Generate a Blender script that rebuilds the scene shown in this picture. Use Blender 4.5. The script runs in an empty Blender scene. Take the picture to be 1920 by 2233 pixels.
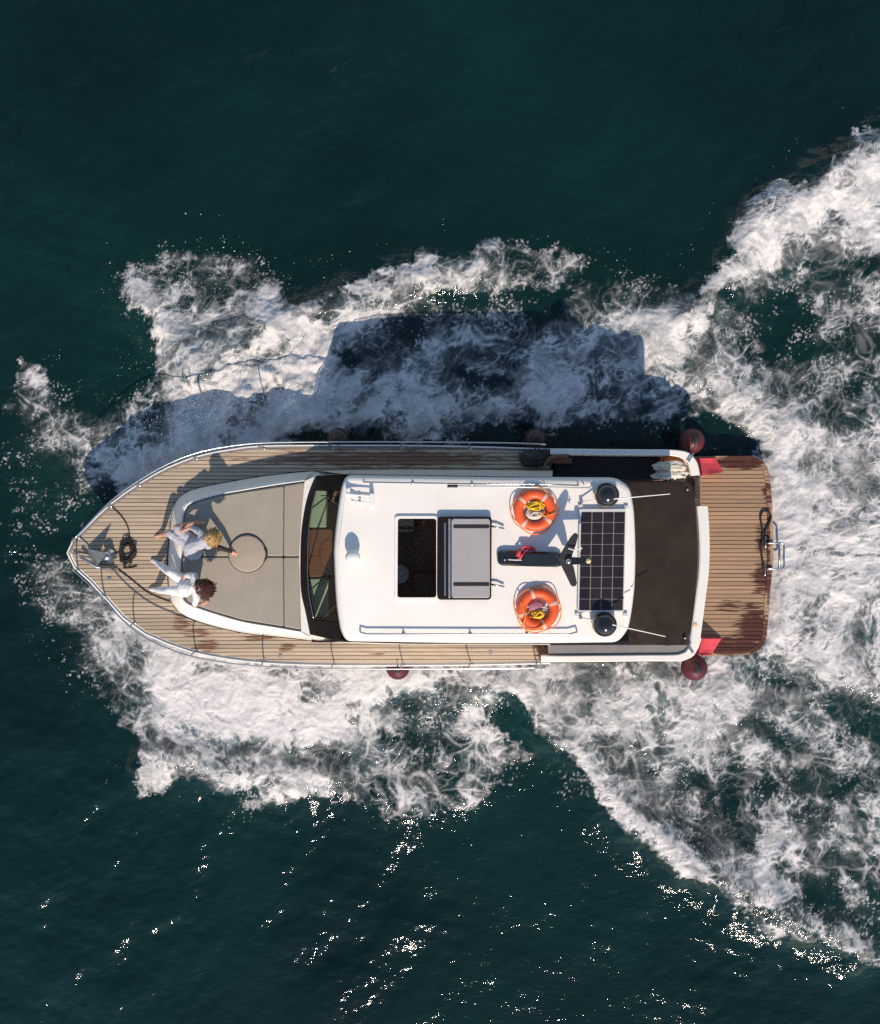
import bpy, bmesh, math, random
import numpy as np
from mathutils import Vector, Matrix

random.seed(7)
R = math.radians
scene = bpy.context.scene

# ------------------------------------------------------------------ camera
H = 20.0                 # camera height above the sea, metres
F = 2244.0               # focal length in photograph pixels
CX, CY = 960.0, 1116.5
cam_d = bpy.data.cameras.new('camera')
cam = bpy.data.objects.new('camera', cam_d)
scene.collection.objects.link(cam)
cam.location = (0, 0, H)
cam.rotation_euler = (0, 0, 0)
cam_d.sensor_fit = 'VERTICAL'
cam_d.sensor_height = 24.0
cam_d.lens = 24.0 * F / 2233.0
cam_d.clip_end = 3000
scene.camera = cam

# ------------------------------------------------------------------ sky, sun, exposure
SUN_EL = R(40.0)
SUN_TRAVEL = Vector((-0.12, 1.0, 0)).normalized()          # horizontal direction the light travels
world = bpy.data.worlds.new('World')
scene.world = world
world.use_nodes = True
wn = world.node_tree.nodes
bg = wn['Background']
sky = wn.new('ShaderNodeTexSky')
sky.sky_type = 'NISHITA'
sky.sun_disc = False
sky.sun_elevation = SUN_EL
to_sun = -SUN_TRAVEL
sky.sun_rotation = math.atan2(to_sun.x, to_sun.y)
sky.air_density = 1.2
sky.dust_density = 0.2
sky.ozone_density = 1.6
world.node_tree.links.new(sky.outputs[0], bg.inputs[0])
bg.inputs[1].default_value = 0.145
sun_d = bpy.data.lights.new('sun', 'SUN')
sun_d.energy = 4.8
sun_d.angle = R(0.53)
sun_d.color = (1.0, 0.855, 0.705)
sun = bpy.data.objects.new('sun', sun_d)
scene.collection.objects.link(sun)
d = Vector((SUN_TRAVEL.x * math.cos(SUN_EL), SUN_TRAVEL.y * math.cos(SUN_EL), -math.sin(SUN_EL)))
sun.rotation_euler = d.to_track_quat('-Z', 'Y').to_euler()
sun.location = (0, -30, 30)
scene.view_settings.view_transform = 'Standard'
scene.view_settings.look = 'None'
scene.view_settings.exposure = 0.0
scene.view_settings.gamma = 1.0
scene.view_settings.use_curve_mapping = False
scene.render.engine = 'CYCLES'
scene.cycles.use_denoising = False
scene.cycles.max_bounces = 8
scene.cycles.transparent_max_bounces = 12
scene.cycles.sample_clamp_indirect = 4.0

# ------------------------------------------------------------------ helpers
col = scene.collection

def W(px, py, z):
    """photograph pixel seen at height z -> world point"""
    k = (H - z) / F
    return Vector(((px - CX) * k, -(py - CY) * k, z))

def WL(pts, z):
    return [W(x, y, z) for x, y in pts]

ORG = {}

def tag(o, label=None, cat=None, group=None, kind=None):
    if label: o['label'] = label
    if cat: o['category'] = cat
    if group: o['group'] = group
    if kind: o['kind'] = kind
    return o

def empty(name, loc):
    o = bpy.data.objects.new(name, None)
    o.location = loc
    o.empty_display_size = 0.2
    col.objects.link(o)
    ORG[o.name] = Vector(loc)
    return o

def origin_of(o):
    return ORG.get(o.name, Vector((0, 0, 0))) if o else Vector((0, 0, 0))

def obj_from(name, me, mat, parent=None, smooth=False, org=None):
    o = bpy.data.objects.new(name, me)
    if mat is not None: me.materials.append(mat)
    if smooth:
        me.polygons.foreach_set('use_smooth', [True] * len(me.polygons))
    col.objects.link(o)
    if parent is not None:
        o.parent = parent
        ORG[o.name] = origin_of(parent)
    elif org is not None:
        o.location = org
        ORG[o.name] = Vector(org)
    return o

def mesh(name, verts, faces, mat, parent=None, smooth=False, org=None):
    """verts in world space"""
    b = origin_of(parent) if parent else (Vector(org) if org is not None else Vector((0, 0, 0)))
    me = bpy.data.meshes.new(name)
    me.from_pydata([tuple(Vector(v) - b) for v in verts], [], faces)
    bm = bmesh.new(); bm.from_mesh(me)
    bmesh.ops.recalc_face_normals(bm, faces=bm.faces)
    bm.to_mesh(me); bm.free()
    return obj_from(name, me, mat, parent, smooth, org)

class MB:
    """collects verts and faces (world space) of ONE part"""
    def __init__(s): s.v = []; s.f = []
    def add(s, v, f):
        n = len(s.v); s.v += [Vector(p) for p in v]; s.f += [tuple(i + n for i in q) for q in f]
        return s
    def box(s, c, size, rz=0, taper=1.0):
        c = Vector(c); x, y, z = [k / 2 for k in size]
        M = Matrix.Rotation(rz, 3, 'Z')
        v = [c + M @ Vector((sx * x * (taper if sz > 0 else 1), sy * y * (taper if sz > 0 else 1), sz * z))
             for sz in (-1, 1) for sx, sy in ((-1, -1), (1, -1), (1, 1), (-1, 1))]
        return s.add(v, [(0, 3, 2, 1), (4, 5, 6, 7), (0, 1, 5, 4), (1, 2, 6, 5), (2, 3, 7, 6), (3, 0, 4, 7)])
    def tube(s, pts, r, seg=8, closed=False, caps=True):
        pts = [Vector(p) for p in pts]; n = len(pts)
        rs = r if isinstance(r, (list, tuple)) else [r] * n
        v = []; f = []; up = None
        for i, p in enumerate(pts):
            a = pts[(i - 1) % n] if (closed or i > 0) else p
            b = pts[(i + 1) % n] if (closed or i < n - 1) else p
            t = (b - a)
            if t.length < 1e-9: t = Vector((0, 0, 1))
            t.normalize()
            if up is None:
                up = Vector((0, 0, 1)) if abs(t.z) < 0.9 else Vector((1, 0, 0))
            side = t.cross(up)
            if side.length < 1e-6: side = t.cross(Vector((1, 0.2, 0)))
            side.normalize(); up = side.cross(t).normalized()
            for k in range(seg):
                an = 2 * math.pi * k / seg
                v.append(p + (side * math.cos(an) + up * math.sin(an)) * rs[i])
        m = n if closed else n - 1
        for i in range(m):
            for k in range(seg):
                i2 = (i + 1) % n; k2 = (k + 1) % seg
                f.append((i * seg + k, i * seg + k2, i2 * seg + k2, i2 * seg + k))
        if not closed and caps:
            f.append(tuple(range(seg)))
            f.append(tuple((n - 1) * seg + k for k in range(seg)))
        return s.add(v, f)
    def lathe(s, c, prof, seg=24, M=None):
        """profile [(r, z)] about the vertical through c"""
        c = Vector(c); v = []; f = []
        for r, z in prof:
            for k in range(seg):
                a = 2 * math.pi * k / seg
                p = Vector((max(r, 1e-4) * math.cos(a), max(r, 1e-4) * math.sin(a), z))
                v.append(c + (M @ p if M else p))
        for i in range(len(prof) - 1):
            for k in range(seg):
                k2 = (k + 1) % seg
                f.append((i * seg + k, i * seg + k2, (i + 1) * seg + k2, (i + 1) * seg + k))
        f.append(tuple(range(seg))); f.append(tuple((len(prof) - 1) * seg + k for k in range(seg)))
        return s.add(v, f)
    def ell(s, c, r, seg=16, M=None):
        rx, ry, rz = r if hasattr(r, '__len__') else (r, r, r)
        n = seg // 2
        v = []; f = []; c = Vector(c)
        for i in range(n + 1):
            th = math.pi * (i / n)
            rr = max(math.sin(th), 1e-3)
            for k in range(seg):
                a = 2 * math.pi * k / seg
                p = Vector((rx * rr * math.cos(a), ry * rr * math.sin(a), rz * math.cos(th)))
                v.append(c + (M @ p if M else p))
        for i in range(n):
            for k in range(seg):
                k2 = (k + 1) % seg
                f.append((i * seg + k, i * seg + k2, (i + 1) * seg + k2, (i + 1) * seg + k))
        f.append(tuple(range(seg))); f.append(tuple(n * seg + k for k in range(seg)))
        return s.add(v, f)
    def rings(s, loops, cap0=True, cap1=True, closed=True):
        """skin between loops of equal length"""
        n = len(loops[0]); v = [p for L in loops for p in L]; f = []
        for i in range(len(loops) - 1):
            for k in range(n if closed else n - 1):
                k2 = (k + 1) % n
                f.append((i * n + k, i * n + k2, (i + 1) * n + k2, (i + 1) * n + k))
        if cap0: f.append(tuple(range(n)))
        if cap1: f.append(tuple((len(loops) - 1) * n + k for k in range(n)))
        return s.add(v, f)
    def build(s, name, mat, parent=None, smooth=False, org=None):
        return mesh(name, s.v, s.f, mat, parent, smooth, org)

def smooth_path(pts, step=0.12, closed=False):
    """Catmull-Rom through points (Vectors)"""
    pts = [Vector(p) for p in pts]; n = len(pts); out = []
    m = n if closed else n - 1
    for i in range(m):
        p1, p2 = pts[i], pts[(i + 1) % n]
        p0 = pts[(i - 1) % n] if (closed or i > 0) else p1 * 2 - p2
        p3 = pts[(i + 2) % n] if (closed or i + 2 < n) else p2 * 2 - p1
        k = max(1, int((p2 - p1).length / step))
        for j in range(k):
            t = j / k
            out.append(0.5 * ((2 * p1) + (p2 - p0) * t + (2 * p0 - 5 * p1 + 4 * p2 - p3) * t * t
                              + (3 * p1 - p0 - 3 * p2 + p3) * t ** 3))
    if not closed: out.append(pts[-1])
    return out

def offset_loop(loop, dist):
    """inset (positive = towards the inside) of a closed XY loop"""
    n = len(loop)
    area = sum(loop[i].x * loop[(i + 1) % n].y - loop[(i + 1) % n].x * loop[i].y for i in range(n))
    sg = 1 if area > 0 else -1
    out = []
    for i in range(n):
        a, p, b = loop[i - 1], loop[i], loop[(i + 1) % n]
        t1 = (p - a); t1.z = 0; t2 = (b - p); t2.z = 0
        if t1.length < 1e-9 or t2.length < 1e-9: out.append(p.copy()); continue
        t1.normalize(); t2.normalize()
        n1 = Vector((-t1.y, t1.x, 0)) * sg; n2 = Vector((-t2.y, t2.x, 0)) * sg
        m = n1 + n2
        if m.length < 1e-6: m = n1.copy()
        m.normalize()
        out.append(p + m * dist / max(0.5, m.dot(n1)))
    return out

def atz(loop, z):
    return [Vector((p.x, p.y, z(p) if callable(z) else z)) for p in loop]

def rounded(pts, r, seg=6):
    """round the corners of a closed XY polygon"""
    n = len(pts); out = []
    for i in range(n):
        a, p, b = pts[i - 1], pts[i], pts[(i + 1) % n]
        u = (a - p); v = (b - p)
        k = min(r, u.length * 0.45, v.length * 0.45)
        s, e = p + u.normalized() * k, p + v.normalized() * k
        for j in range(seg + 1):
            t = j / seg
            out.append(s * (1 - t) ** 2 + p * 2 * t * (1 - t) + e * t * t)
    return out

def fill_poly(loops):
    """bmesh of a flat polygon with holes (triangulated)"""
    bm = bmesh.new(); es = []
    for L in loops:
        vs = [bm.verts.new(p) for p in L]
        for i in range(len(vs)): es.append(bm.edges.new((vs[i], vs[(i + 1) % len(vs)])))
    bmesh.ops.triangle_fill(bm, use_beauty=True, use_dissolve=False, edges=es, normal=Vector((0, 0, 1)))
    return bm

def bm_obj(name, bm, mat, parent=None, smooth=False, org=None):
    b = origin_of(parent) if parent else (Vector(org) if org is not None else Vector((0, 0, 0)))
    bmesh.ops.translate(bm, verts=bm.verts, vec=-b)
    bmesh.ops.recalc_face_normals(bm, faces=bm.faces)
    me = bpy.data.meshes.new(name); bm.to_mesh(me); bm.free()
    return obj_from(name, me, mat, parent, smooth, org)

def slab(name, loop, z0, z1, mat, parent=None, bev=0.0, smooth=False, org=None):
    """extruded closed XY loop with a rounded upper edge"""
    L = [atz(loop, z0)]
    if bev > 0:
        for a in (0, 30, 60, 90):
            L.append(atz(offset_loop(loop, bev * (1 - math.cos(R(a)))), z1 - bev + bev * math.sin(R(a))))
    else:
        L.append(atz(loop, z1))
    return MB().rings(L).build(name, mat, parent, smooth, org)

def copy_tree(o, parent=None):
    c = o.copy(); col.objects.link(c)
    if parent is not None: c.parent = parent
    for ch in o.children: copy_tree(ch, c)
    return c

# ------------------------------------------------------------------ materials
def pmat(name, c, rough=0.5, metal=0.0, var=0.08, scale=6.0, bump=0.0, bscale=None, stretch=(1, 1, 1),
         coat=0.0, spec=0.5, rnd=0.0, sheen=0.0):
    m = bpy.data.materials.new(name); m.use_nodes = True
    nt = m.node_tree; N = nt.nodes; L = nt.links
    b = N['Principled BSDF']
    b.inputs['Roughness'].default_value = rough
    b.inputs['Metallic'].default_value = metal
    b.inputs['Coat Weight'].default_value = coat
    b.inputs['Specular IOR Level'].default_value = spec
    if sheen: b.inputs['Sheen Weight'].default_value = sheen
    tc = N.new('ShaderNodeTexCoord'); mp = N.new('ShaderNodeMapping')
    mp.inputs['Scale'].default_value = stretch
    L.new(tc.outputs['Object'], mp.inputs[0])
    nz = N.new('ShaderNodeTexNoise'); nz.inputs['Scale'].default_value = scale
    nz.inputs['Detail'].default_value = 5; nz.inputs['Roughness'].default_value = 0.6
    L.new(mp.outputs[0], nz.inputs['Vector'])
    rp = N.new('ShaderNodeMapRange')
    rp.inputs[1].default_value = 0.3; rp.inputs[2].default_value = 0.7
    rp.inputs[3].default_value = 1 - var; rp.inputs[4].default_value = 1 + var * 0.6
    L.new(nz.outputs['Fac'], rp.inputs[0])
    v = rp.outputs[0]
    if rnd:
        oi = N.new('ShaderNodeObjectInfo')
        r2 = N.new('ShaderNodeMapRange'); r2.inputs[3].default_value = 1 - rnd; r2.inputs[4].default_value = 1 + rnd
        L.new(oi.outputs['Random'], r2.inputs[0])
        mu = N.new('ShaderNodeMath'); mu.operation = 'MULTIPLY'
        L.new(v, mu.inputs[0]); L.new(r2.outputs[0], mu.inputs[1]); v = mu.outputs[0]
    mx = N.new('ShaderNodeVectorMath'); mx.operation = 'SCALE'
    mx.inputs[0].default_value = c[:3]
    L.new(v, mx.inputs['Scale'])
    L.new(mx.outputs[0], b.inputs['Base Color'])
    if bump:
        nb = N.new('ShaderNodeTexNoise'); nb.inputs['Scale'].default_value = bscale or scale * 6
        nb.inputs['Detail'].default_value = 3
        L.new(mp.outputs[0], nb.inputs['Vector'])
        bp = N.new('ShaderNodeBump'); bp.inputs['Strength'].default_value = bump
        bp.inputs['Distance'].default_value = 0.01
        L.new(nb.outputs['Fac'], bp.inputs['Height'])
        L.new(bp.outputs[0], b.inputs['Normal'])
    return m

M = {}
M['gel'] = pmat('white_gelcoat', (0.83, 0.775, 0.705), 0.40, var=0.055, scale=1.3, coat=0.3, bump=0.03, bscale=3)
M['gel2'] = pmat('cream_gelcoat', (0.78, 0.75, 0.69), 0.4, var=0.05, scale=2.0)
M['hull'] = pmat('hull_paint', (0.72, 0.71, 0.69), 0.25, var=0.04, scale=2.0, coat=0.4)
M['steel'] = pmat('stainless_steel', (0.50, 0.50, 0.51), 0.25, 1.0, var=0.1, scale=9)
M['galv'] = pmat('galvanised_steel', (0.36, 0.37, 0.38), 0.45, 0.8, var=0.25, scale=14)
M['caulk'] = pmat('deck_caulking', (0.055, 0.045, 0.04), 0.8, var=0.2, scale=10)
M['black'] = pmat('black_gloss', (0.012, 0.012, 0.013), 0.16, var=0.1, coat=0.5)
M['blackm'] = pmat('black_rubber', (0.018, 0.016, 0.016), 0.55, var=0.2)
M['frame'] = pmat('dark_window_frame', (0.011, 0.007, 0.007), 0.6, var=0.2, spec=0.12)
M['canvas'] = pmat('brown_canvas', (0.034, 0.024, 0.019), 0.95, var=0.26, scale=2.2, bump=0.9, bscale=4, spec=0.15)
M['pad'] = pmat('beige_cushion_fabric', (0.325, 0.285, 0.225), 0.9, var=0.07, scale=2.5, bump=0.6, bscale=3.0)
M['pad2'] = pmat('tan_cushion_fabric', (0.36, 0.30, 0.232), 0.9, var=0.06, scale=5, bump=0.2, bscale=40)
M['red'] = pmat('red_canvas', (0.62, 0.055, 0.075), 0.75, var=0.12, scale=9, bump=0.2)
M['fender'] = pmat('fender_vinyl', (0.085, 0.007, 0.013), 0.5, var=0.12, scale=7)
M['fender_shaded'] = pmat('fender_vinyl_shaded', (0.022, 0.005, 0.006), 0.4, var=0.12, scale=7)  # darker copy of the vinyl, shade painted into its colour
M['orange'] = pmat('orange_ring', (0.78, 0.10, 0.018), 0.5, var=0.12, scale=9)
M['band'] = pmat('reflective_band', (0.72, 0.42, 0.33), 0.5, var=0.1)
M['oline'] = pmat('orange_line', (0.85, 0.26, 0.03), 0.7, var=0.1)
M['yellow'] = pmat('yellow_line', (0.82, 0.52, 0.02), 0.7, var=0.25, scale=12)
M['cream'] = pmat('cream_plastic', (0.62, 0.56, 0.48), 0.6, var=0.15, scale=12)
M['pink'] = pmat('pink_cloth', (0.42, 0.16, 0.22), 0.8, var=0.3, scale=14)
M['cell'] = pmat('solar_cell', (0.020, 0.014, 0.016), 0.35, var=0.25, scale=5, coat=0.1, rnd=0.25, spec=0.3)
M['panelw'] = pmat('panel_backing', (0.22, 0.205, 0.19), 0.5, var=0.05)
M['alu'] = pmat('anodised_aluminium', (0.70, 0.68, 0.64), 0.4, 0.3, var=0.06)
M['wood'] = pmat('varnished_wood', (0.20, 0.075, 0.035), 0.35, var=0.3, scale=5, stretch=(1, 8, 1))
M['floor'] = pmat('saloon_floor', (0.26, 0.13, 0.08), 0.45, var=0.4, scale=5, stretch=(1, 6, 1))
M['interior'] = pmat('interior_lining', (0.20, 0.12, 0.085), 0.8, var=0.2)
M['dash'] = pmat('dashboard_top', (0.36, 0.43, 0.33), 0.8, var=0.08, scale=4)
M['navy'] = pmat('dark_cushion_and_shade', (0.013, 0.012, 0.016), 0.85, var=0.2)  # near-black, so the cockpit recess carries its shade as colour
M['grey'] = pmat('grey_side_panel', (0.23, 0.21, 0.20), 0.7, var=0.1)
M['shade'] = pmat('hatch_panel', (0.36, 0.335, 0.32), 0.35, var=0.05, scale=3, coat=0.3)
M['rope'] = pmat('black_rope', (0.022, 0.017, 0.015), 0.85, var=0.4, scale=40)
M['cloth'] = pmat('white_cloth', (0.62, 0.55, 0.44), 0.9, var=0.25, scale=10)
M['lamp'] = pmat('amber_lens', (0.75, 0.55, 0.28), 0.2, var=0.05)
M['white'] = pmat('white_plastic', (0.78, 0.76, 0.72), 0.4, var=0.04)

def glass_mat():
    m = bpy.data.materials.new('tinted_glass'); m.use_nodes = True
    nt = m.node_tree; N = nt.nodes; L = nt.links
    N.remove(N['Principled BSDF'])
    out = N['Material Output']
    tr = N.new('ShaderNodeBsdfTransparent'); tr.inputs[0].default_value = (0.72, 0.80, 0.74, 1)
    gl = N.new('ShaderNodeBsdfGlossy'); gl.inputs[1].default_value = 0.03
    mx = N.new('ShaderNodeMixShader')
    mx.inputs[0].default_value = 0.07; L.new(tr.outputs[0], mx.inputs[1]); L.new(gl.outputs[0], mx.inputs[2])
    L.new(mx.outputs[0], out.inputs[0])
    return m
M['glass'] = glass_mat()

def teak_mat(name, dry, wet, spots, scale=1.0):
    """weathered teak; wet stains and painted shade at given world spots (x, y, rx, ry, strength)"""
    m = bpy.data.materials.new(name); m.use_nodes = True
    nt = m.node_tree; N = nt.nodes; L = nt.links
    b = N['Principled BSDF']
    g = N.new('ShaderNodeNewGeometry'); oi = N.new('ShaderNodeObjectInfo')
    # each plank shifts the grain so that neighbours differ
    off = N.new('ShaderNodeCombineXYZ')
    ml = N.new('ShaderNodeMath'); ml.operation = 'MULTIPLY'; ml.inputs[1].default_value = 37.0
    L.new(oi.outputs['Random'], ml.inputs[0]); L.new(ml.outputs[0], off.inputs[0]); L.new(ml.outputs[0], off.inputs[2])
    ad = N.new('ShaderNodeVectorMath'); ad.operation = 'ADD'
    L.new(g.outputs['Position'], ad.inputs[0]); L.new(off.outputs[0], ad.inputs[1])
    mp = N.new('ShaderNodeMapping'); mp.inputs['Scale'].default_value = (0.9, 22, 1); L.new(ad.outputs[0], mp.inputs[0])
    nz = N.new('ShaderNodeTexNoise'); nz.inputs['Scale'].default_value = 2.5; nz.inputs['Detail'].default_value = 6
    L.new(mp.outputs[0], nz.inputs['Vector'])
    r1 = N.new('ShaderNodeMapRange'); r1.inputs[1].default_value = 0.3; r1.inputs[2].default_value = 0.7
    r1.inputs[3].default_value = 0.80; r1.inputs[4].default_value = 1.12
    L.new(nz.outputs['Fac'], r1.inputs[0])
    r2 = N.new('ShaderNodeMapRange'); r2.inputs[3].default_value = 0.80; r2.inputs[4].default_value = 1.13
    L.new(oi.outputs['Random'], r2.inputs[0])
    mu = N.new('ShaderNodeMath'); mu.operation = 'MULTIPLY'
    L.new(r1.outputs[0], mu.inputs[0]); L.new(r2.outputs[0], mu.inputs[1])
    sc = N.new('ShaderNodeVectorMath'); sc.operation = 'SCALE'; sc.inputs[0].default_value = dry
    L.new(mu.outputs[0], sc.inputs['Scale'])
    # wet and painted-shade mask: sum of soft ellipses + streaky noise
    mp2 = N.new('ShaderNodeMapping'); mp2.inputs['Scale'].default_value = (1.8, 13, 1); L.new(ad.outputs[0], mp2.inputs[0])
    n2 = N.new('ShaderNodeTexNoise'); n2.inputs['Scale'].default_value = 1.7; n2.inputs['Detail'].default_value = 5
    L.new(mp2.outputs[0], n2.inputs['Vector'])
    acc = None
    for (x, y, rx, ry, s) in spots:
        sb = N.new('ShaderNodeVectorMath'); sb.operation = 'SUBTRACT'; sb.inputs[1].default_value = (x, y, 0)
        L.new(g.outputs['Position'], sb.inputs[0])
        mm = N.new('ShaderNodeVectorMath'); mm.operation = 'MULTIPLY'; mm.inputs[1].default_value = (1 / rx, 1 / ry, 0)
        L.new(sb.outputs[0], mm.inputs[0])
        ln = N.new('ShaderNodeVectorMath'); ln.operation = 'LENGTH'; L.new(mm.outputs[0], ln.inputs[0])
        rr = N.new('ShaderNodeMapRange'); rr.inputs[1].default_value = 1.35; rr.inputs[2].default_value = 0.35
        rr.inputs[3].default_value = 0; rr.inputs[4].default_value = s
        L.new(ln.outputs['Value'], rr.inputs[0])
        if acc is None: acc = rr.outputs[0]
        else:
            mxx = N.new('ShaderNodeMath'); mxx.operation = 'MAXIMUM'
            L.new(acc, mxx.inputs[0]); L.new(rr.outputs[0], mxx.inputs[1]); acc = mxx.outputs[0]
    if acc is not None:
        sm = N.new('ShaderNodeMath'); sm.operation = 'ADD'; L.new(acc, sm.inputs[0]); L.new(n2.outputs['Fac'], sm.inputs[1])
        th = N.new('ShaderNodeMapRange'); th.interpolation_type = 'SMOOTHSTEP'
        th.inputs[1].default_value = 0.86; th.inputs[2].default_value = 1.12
        L.new(sm.outputs[0], th.inputs[0]); wet_shade_f = th.outputs[0]
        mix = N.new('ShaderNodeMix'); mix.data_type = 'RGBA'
        L.new(wet_shade_f, mix.inputs['Factor']); L.new(sc.outputs[0], mix.inputs['A'])
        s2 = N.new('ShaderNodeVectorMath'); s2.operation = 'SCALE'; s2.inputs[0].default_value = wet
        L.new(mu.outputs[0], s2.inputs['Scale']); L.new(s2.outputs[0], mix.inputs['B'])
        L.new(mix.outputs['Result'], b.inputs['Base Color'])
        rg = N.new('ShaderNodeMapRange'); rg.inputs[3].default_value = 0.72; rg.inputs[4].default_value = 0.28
        L.new(wet_shade_f, rg.inputs[0]); L.new(rg.outputs[0], b.inputs['Roughness'])
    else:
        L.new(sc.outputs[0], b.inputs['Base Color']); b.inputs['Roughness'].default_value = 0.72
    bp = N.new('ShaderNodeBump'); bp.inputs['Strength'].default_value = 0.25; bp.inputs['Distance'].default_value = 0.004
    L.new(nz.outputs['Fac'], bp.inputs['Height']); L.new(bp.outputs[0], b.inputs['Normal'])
    return m

def spot(px, py, rx, ry, s, z):
    p = W(px, py, z); k = (H - z) / F
    return (p.x, p.y, rx * k, ry * k, s)

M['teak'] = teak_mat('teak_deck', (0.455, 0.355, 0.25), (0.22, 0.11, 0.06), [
    spot(830, 1000, 420, 30, .64, 1.15),  # long strip deepening the upper side deck's shade in the wet colour
    spot(395, 1360, 34, 34, .56, 1.25), spot(455, 1408, 46, 24, .57, 1.2), spot(560, 1392, 70, 9, .60, 1.2),
    spot(625, 1412, 26, 14, .58, 1.2), spot(430, 1380, 70, 16, .54, 1.2), spot(900, 1425, 260, 7, .40, 1.15),
    spot(1175, 1420, 18, 30, .5, 1.15)])
M['teak2'] = teak_mat('teak_platform', (0.37, 0.230, 0.135), (0.095, 0.033, 0.019), [
    spot(1665, 1260, 44, 60, .60, .42), spot(1662, 1170, 28, 60, .54, .42), spot(1676, 1080, 20, 60, .56, .42),
    spot(1610, 1410, 120, 34, .72, .42), spot(1645, 1370, 60, 75, .68, .42), spot(1590, 1322, 60, 24, .50, .42),
    spot(1620, 1008, 85, 24, .74, .42), spot(1676, 1200, 8, 230, .60, .42)])

# ------------------------------------------------------------------ the sea
_rng = np.random.default_rng(11)
_perm = np.tile(_rng.permutation(256), 3).astype(np.int32)
_gx = np.cos(np.arange(256) * 2.399963).astype(np.float32)
_gy = np.sin(np.arange(256) * 2.399963).astype(np.float32)

def noise2(x, y):
    """gradient noise, about -0.7..0.7"""
    xi = np.floor(x); yi = np.floor(y)
    fx = (x - xi).astype(np.float32); fy = (y - yi).astype(np.float32)
    xi = xi.astype(np.int32) & 255; yi = yi.astype(np.int32) & 255
    u = fx * fx * fx * (fx * (fx * 6 - 15) + 10); v = fy * fy * fy * (fy * (fy * 6 - 15) + 10)
    def g(ix, iy, dx, dy):
        h = _perm[_perm[ix] + iy]
        return _gx[h] * dx + _gy[h] * dy
    x1 = (xi + 1) & 255; y1 = (yi + 1) & 255
    a = g(xi, yi, fx, fy); b = g(x1, yi, fx - 1, fy)
    c = g(xi, y1, fx, fy - 1); d_ = g(x1, y1, fx - 1, fy - 1)
    return (a + u * (b - a)) * (1 - v) + (c + u * (d_ - c)) * v

def fbm(x, y, oct=4, gain=0.5, lac=2.03):
    s = 0; a = 1.0
    for i in range(oct):
        s = s + a * noise2(x + 17.3 * i, y - 9.1 * i)
        x = x * lac; y = y * lac; a *= gain
    return s

def ridged(x, y, oct=3, gain=0.55, lac=2.1, sharp=2.2):
    s = 0; a = 1.0; t = 0
    for i in range(oct):
        s = s + a * np.clip(1 - np.abs(noise2(x + 31.7 * i, y + 5.9 * i)) * sharp, 0, 1)
        t += a; x = x * lac; y = y * lac; a *= gain
    return s / t

def cells(x, y):
    """distance between nearest and second nearest cell point: zero on cell borders"""
    xi = np.floor(x).astype(np.int32); yi = np.floor(y).astype(np.int32)
    f1 = np.full(x.shape, 9.0, np.float32); f2 = f1.copy()
    for dj in (-1, 0, 1):
        for di in (-1, 0, 1):
            hh = _perm[_perm[(xi + di) & 255] + ((yi + dj) & 255)]
            px_ = (xi + di) + 0.5 + 0.46 * _gx[hh]; py_ = (yi + dj) + 0.5 + 0.46 * _gy[(hh * 7 + 3) & 255]
            dd = np.hypot(x - px_, y - py_).astype(np.float32)
            f2 = np.minimum(f2, np.maximum(f1, dd)); f1 = np.minimum(f1, dd)
    return f2 - f1

def sstep(a, b, x):
    t = np.clip((x - a) / (b - a), 0, 1)
    return t * t * (3 - 2 * t)

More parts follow.
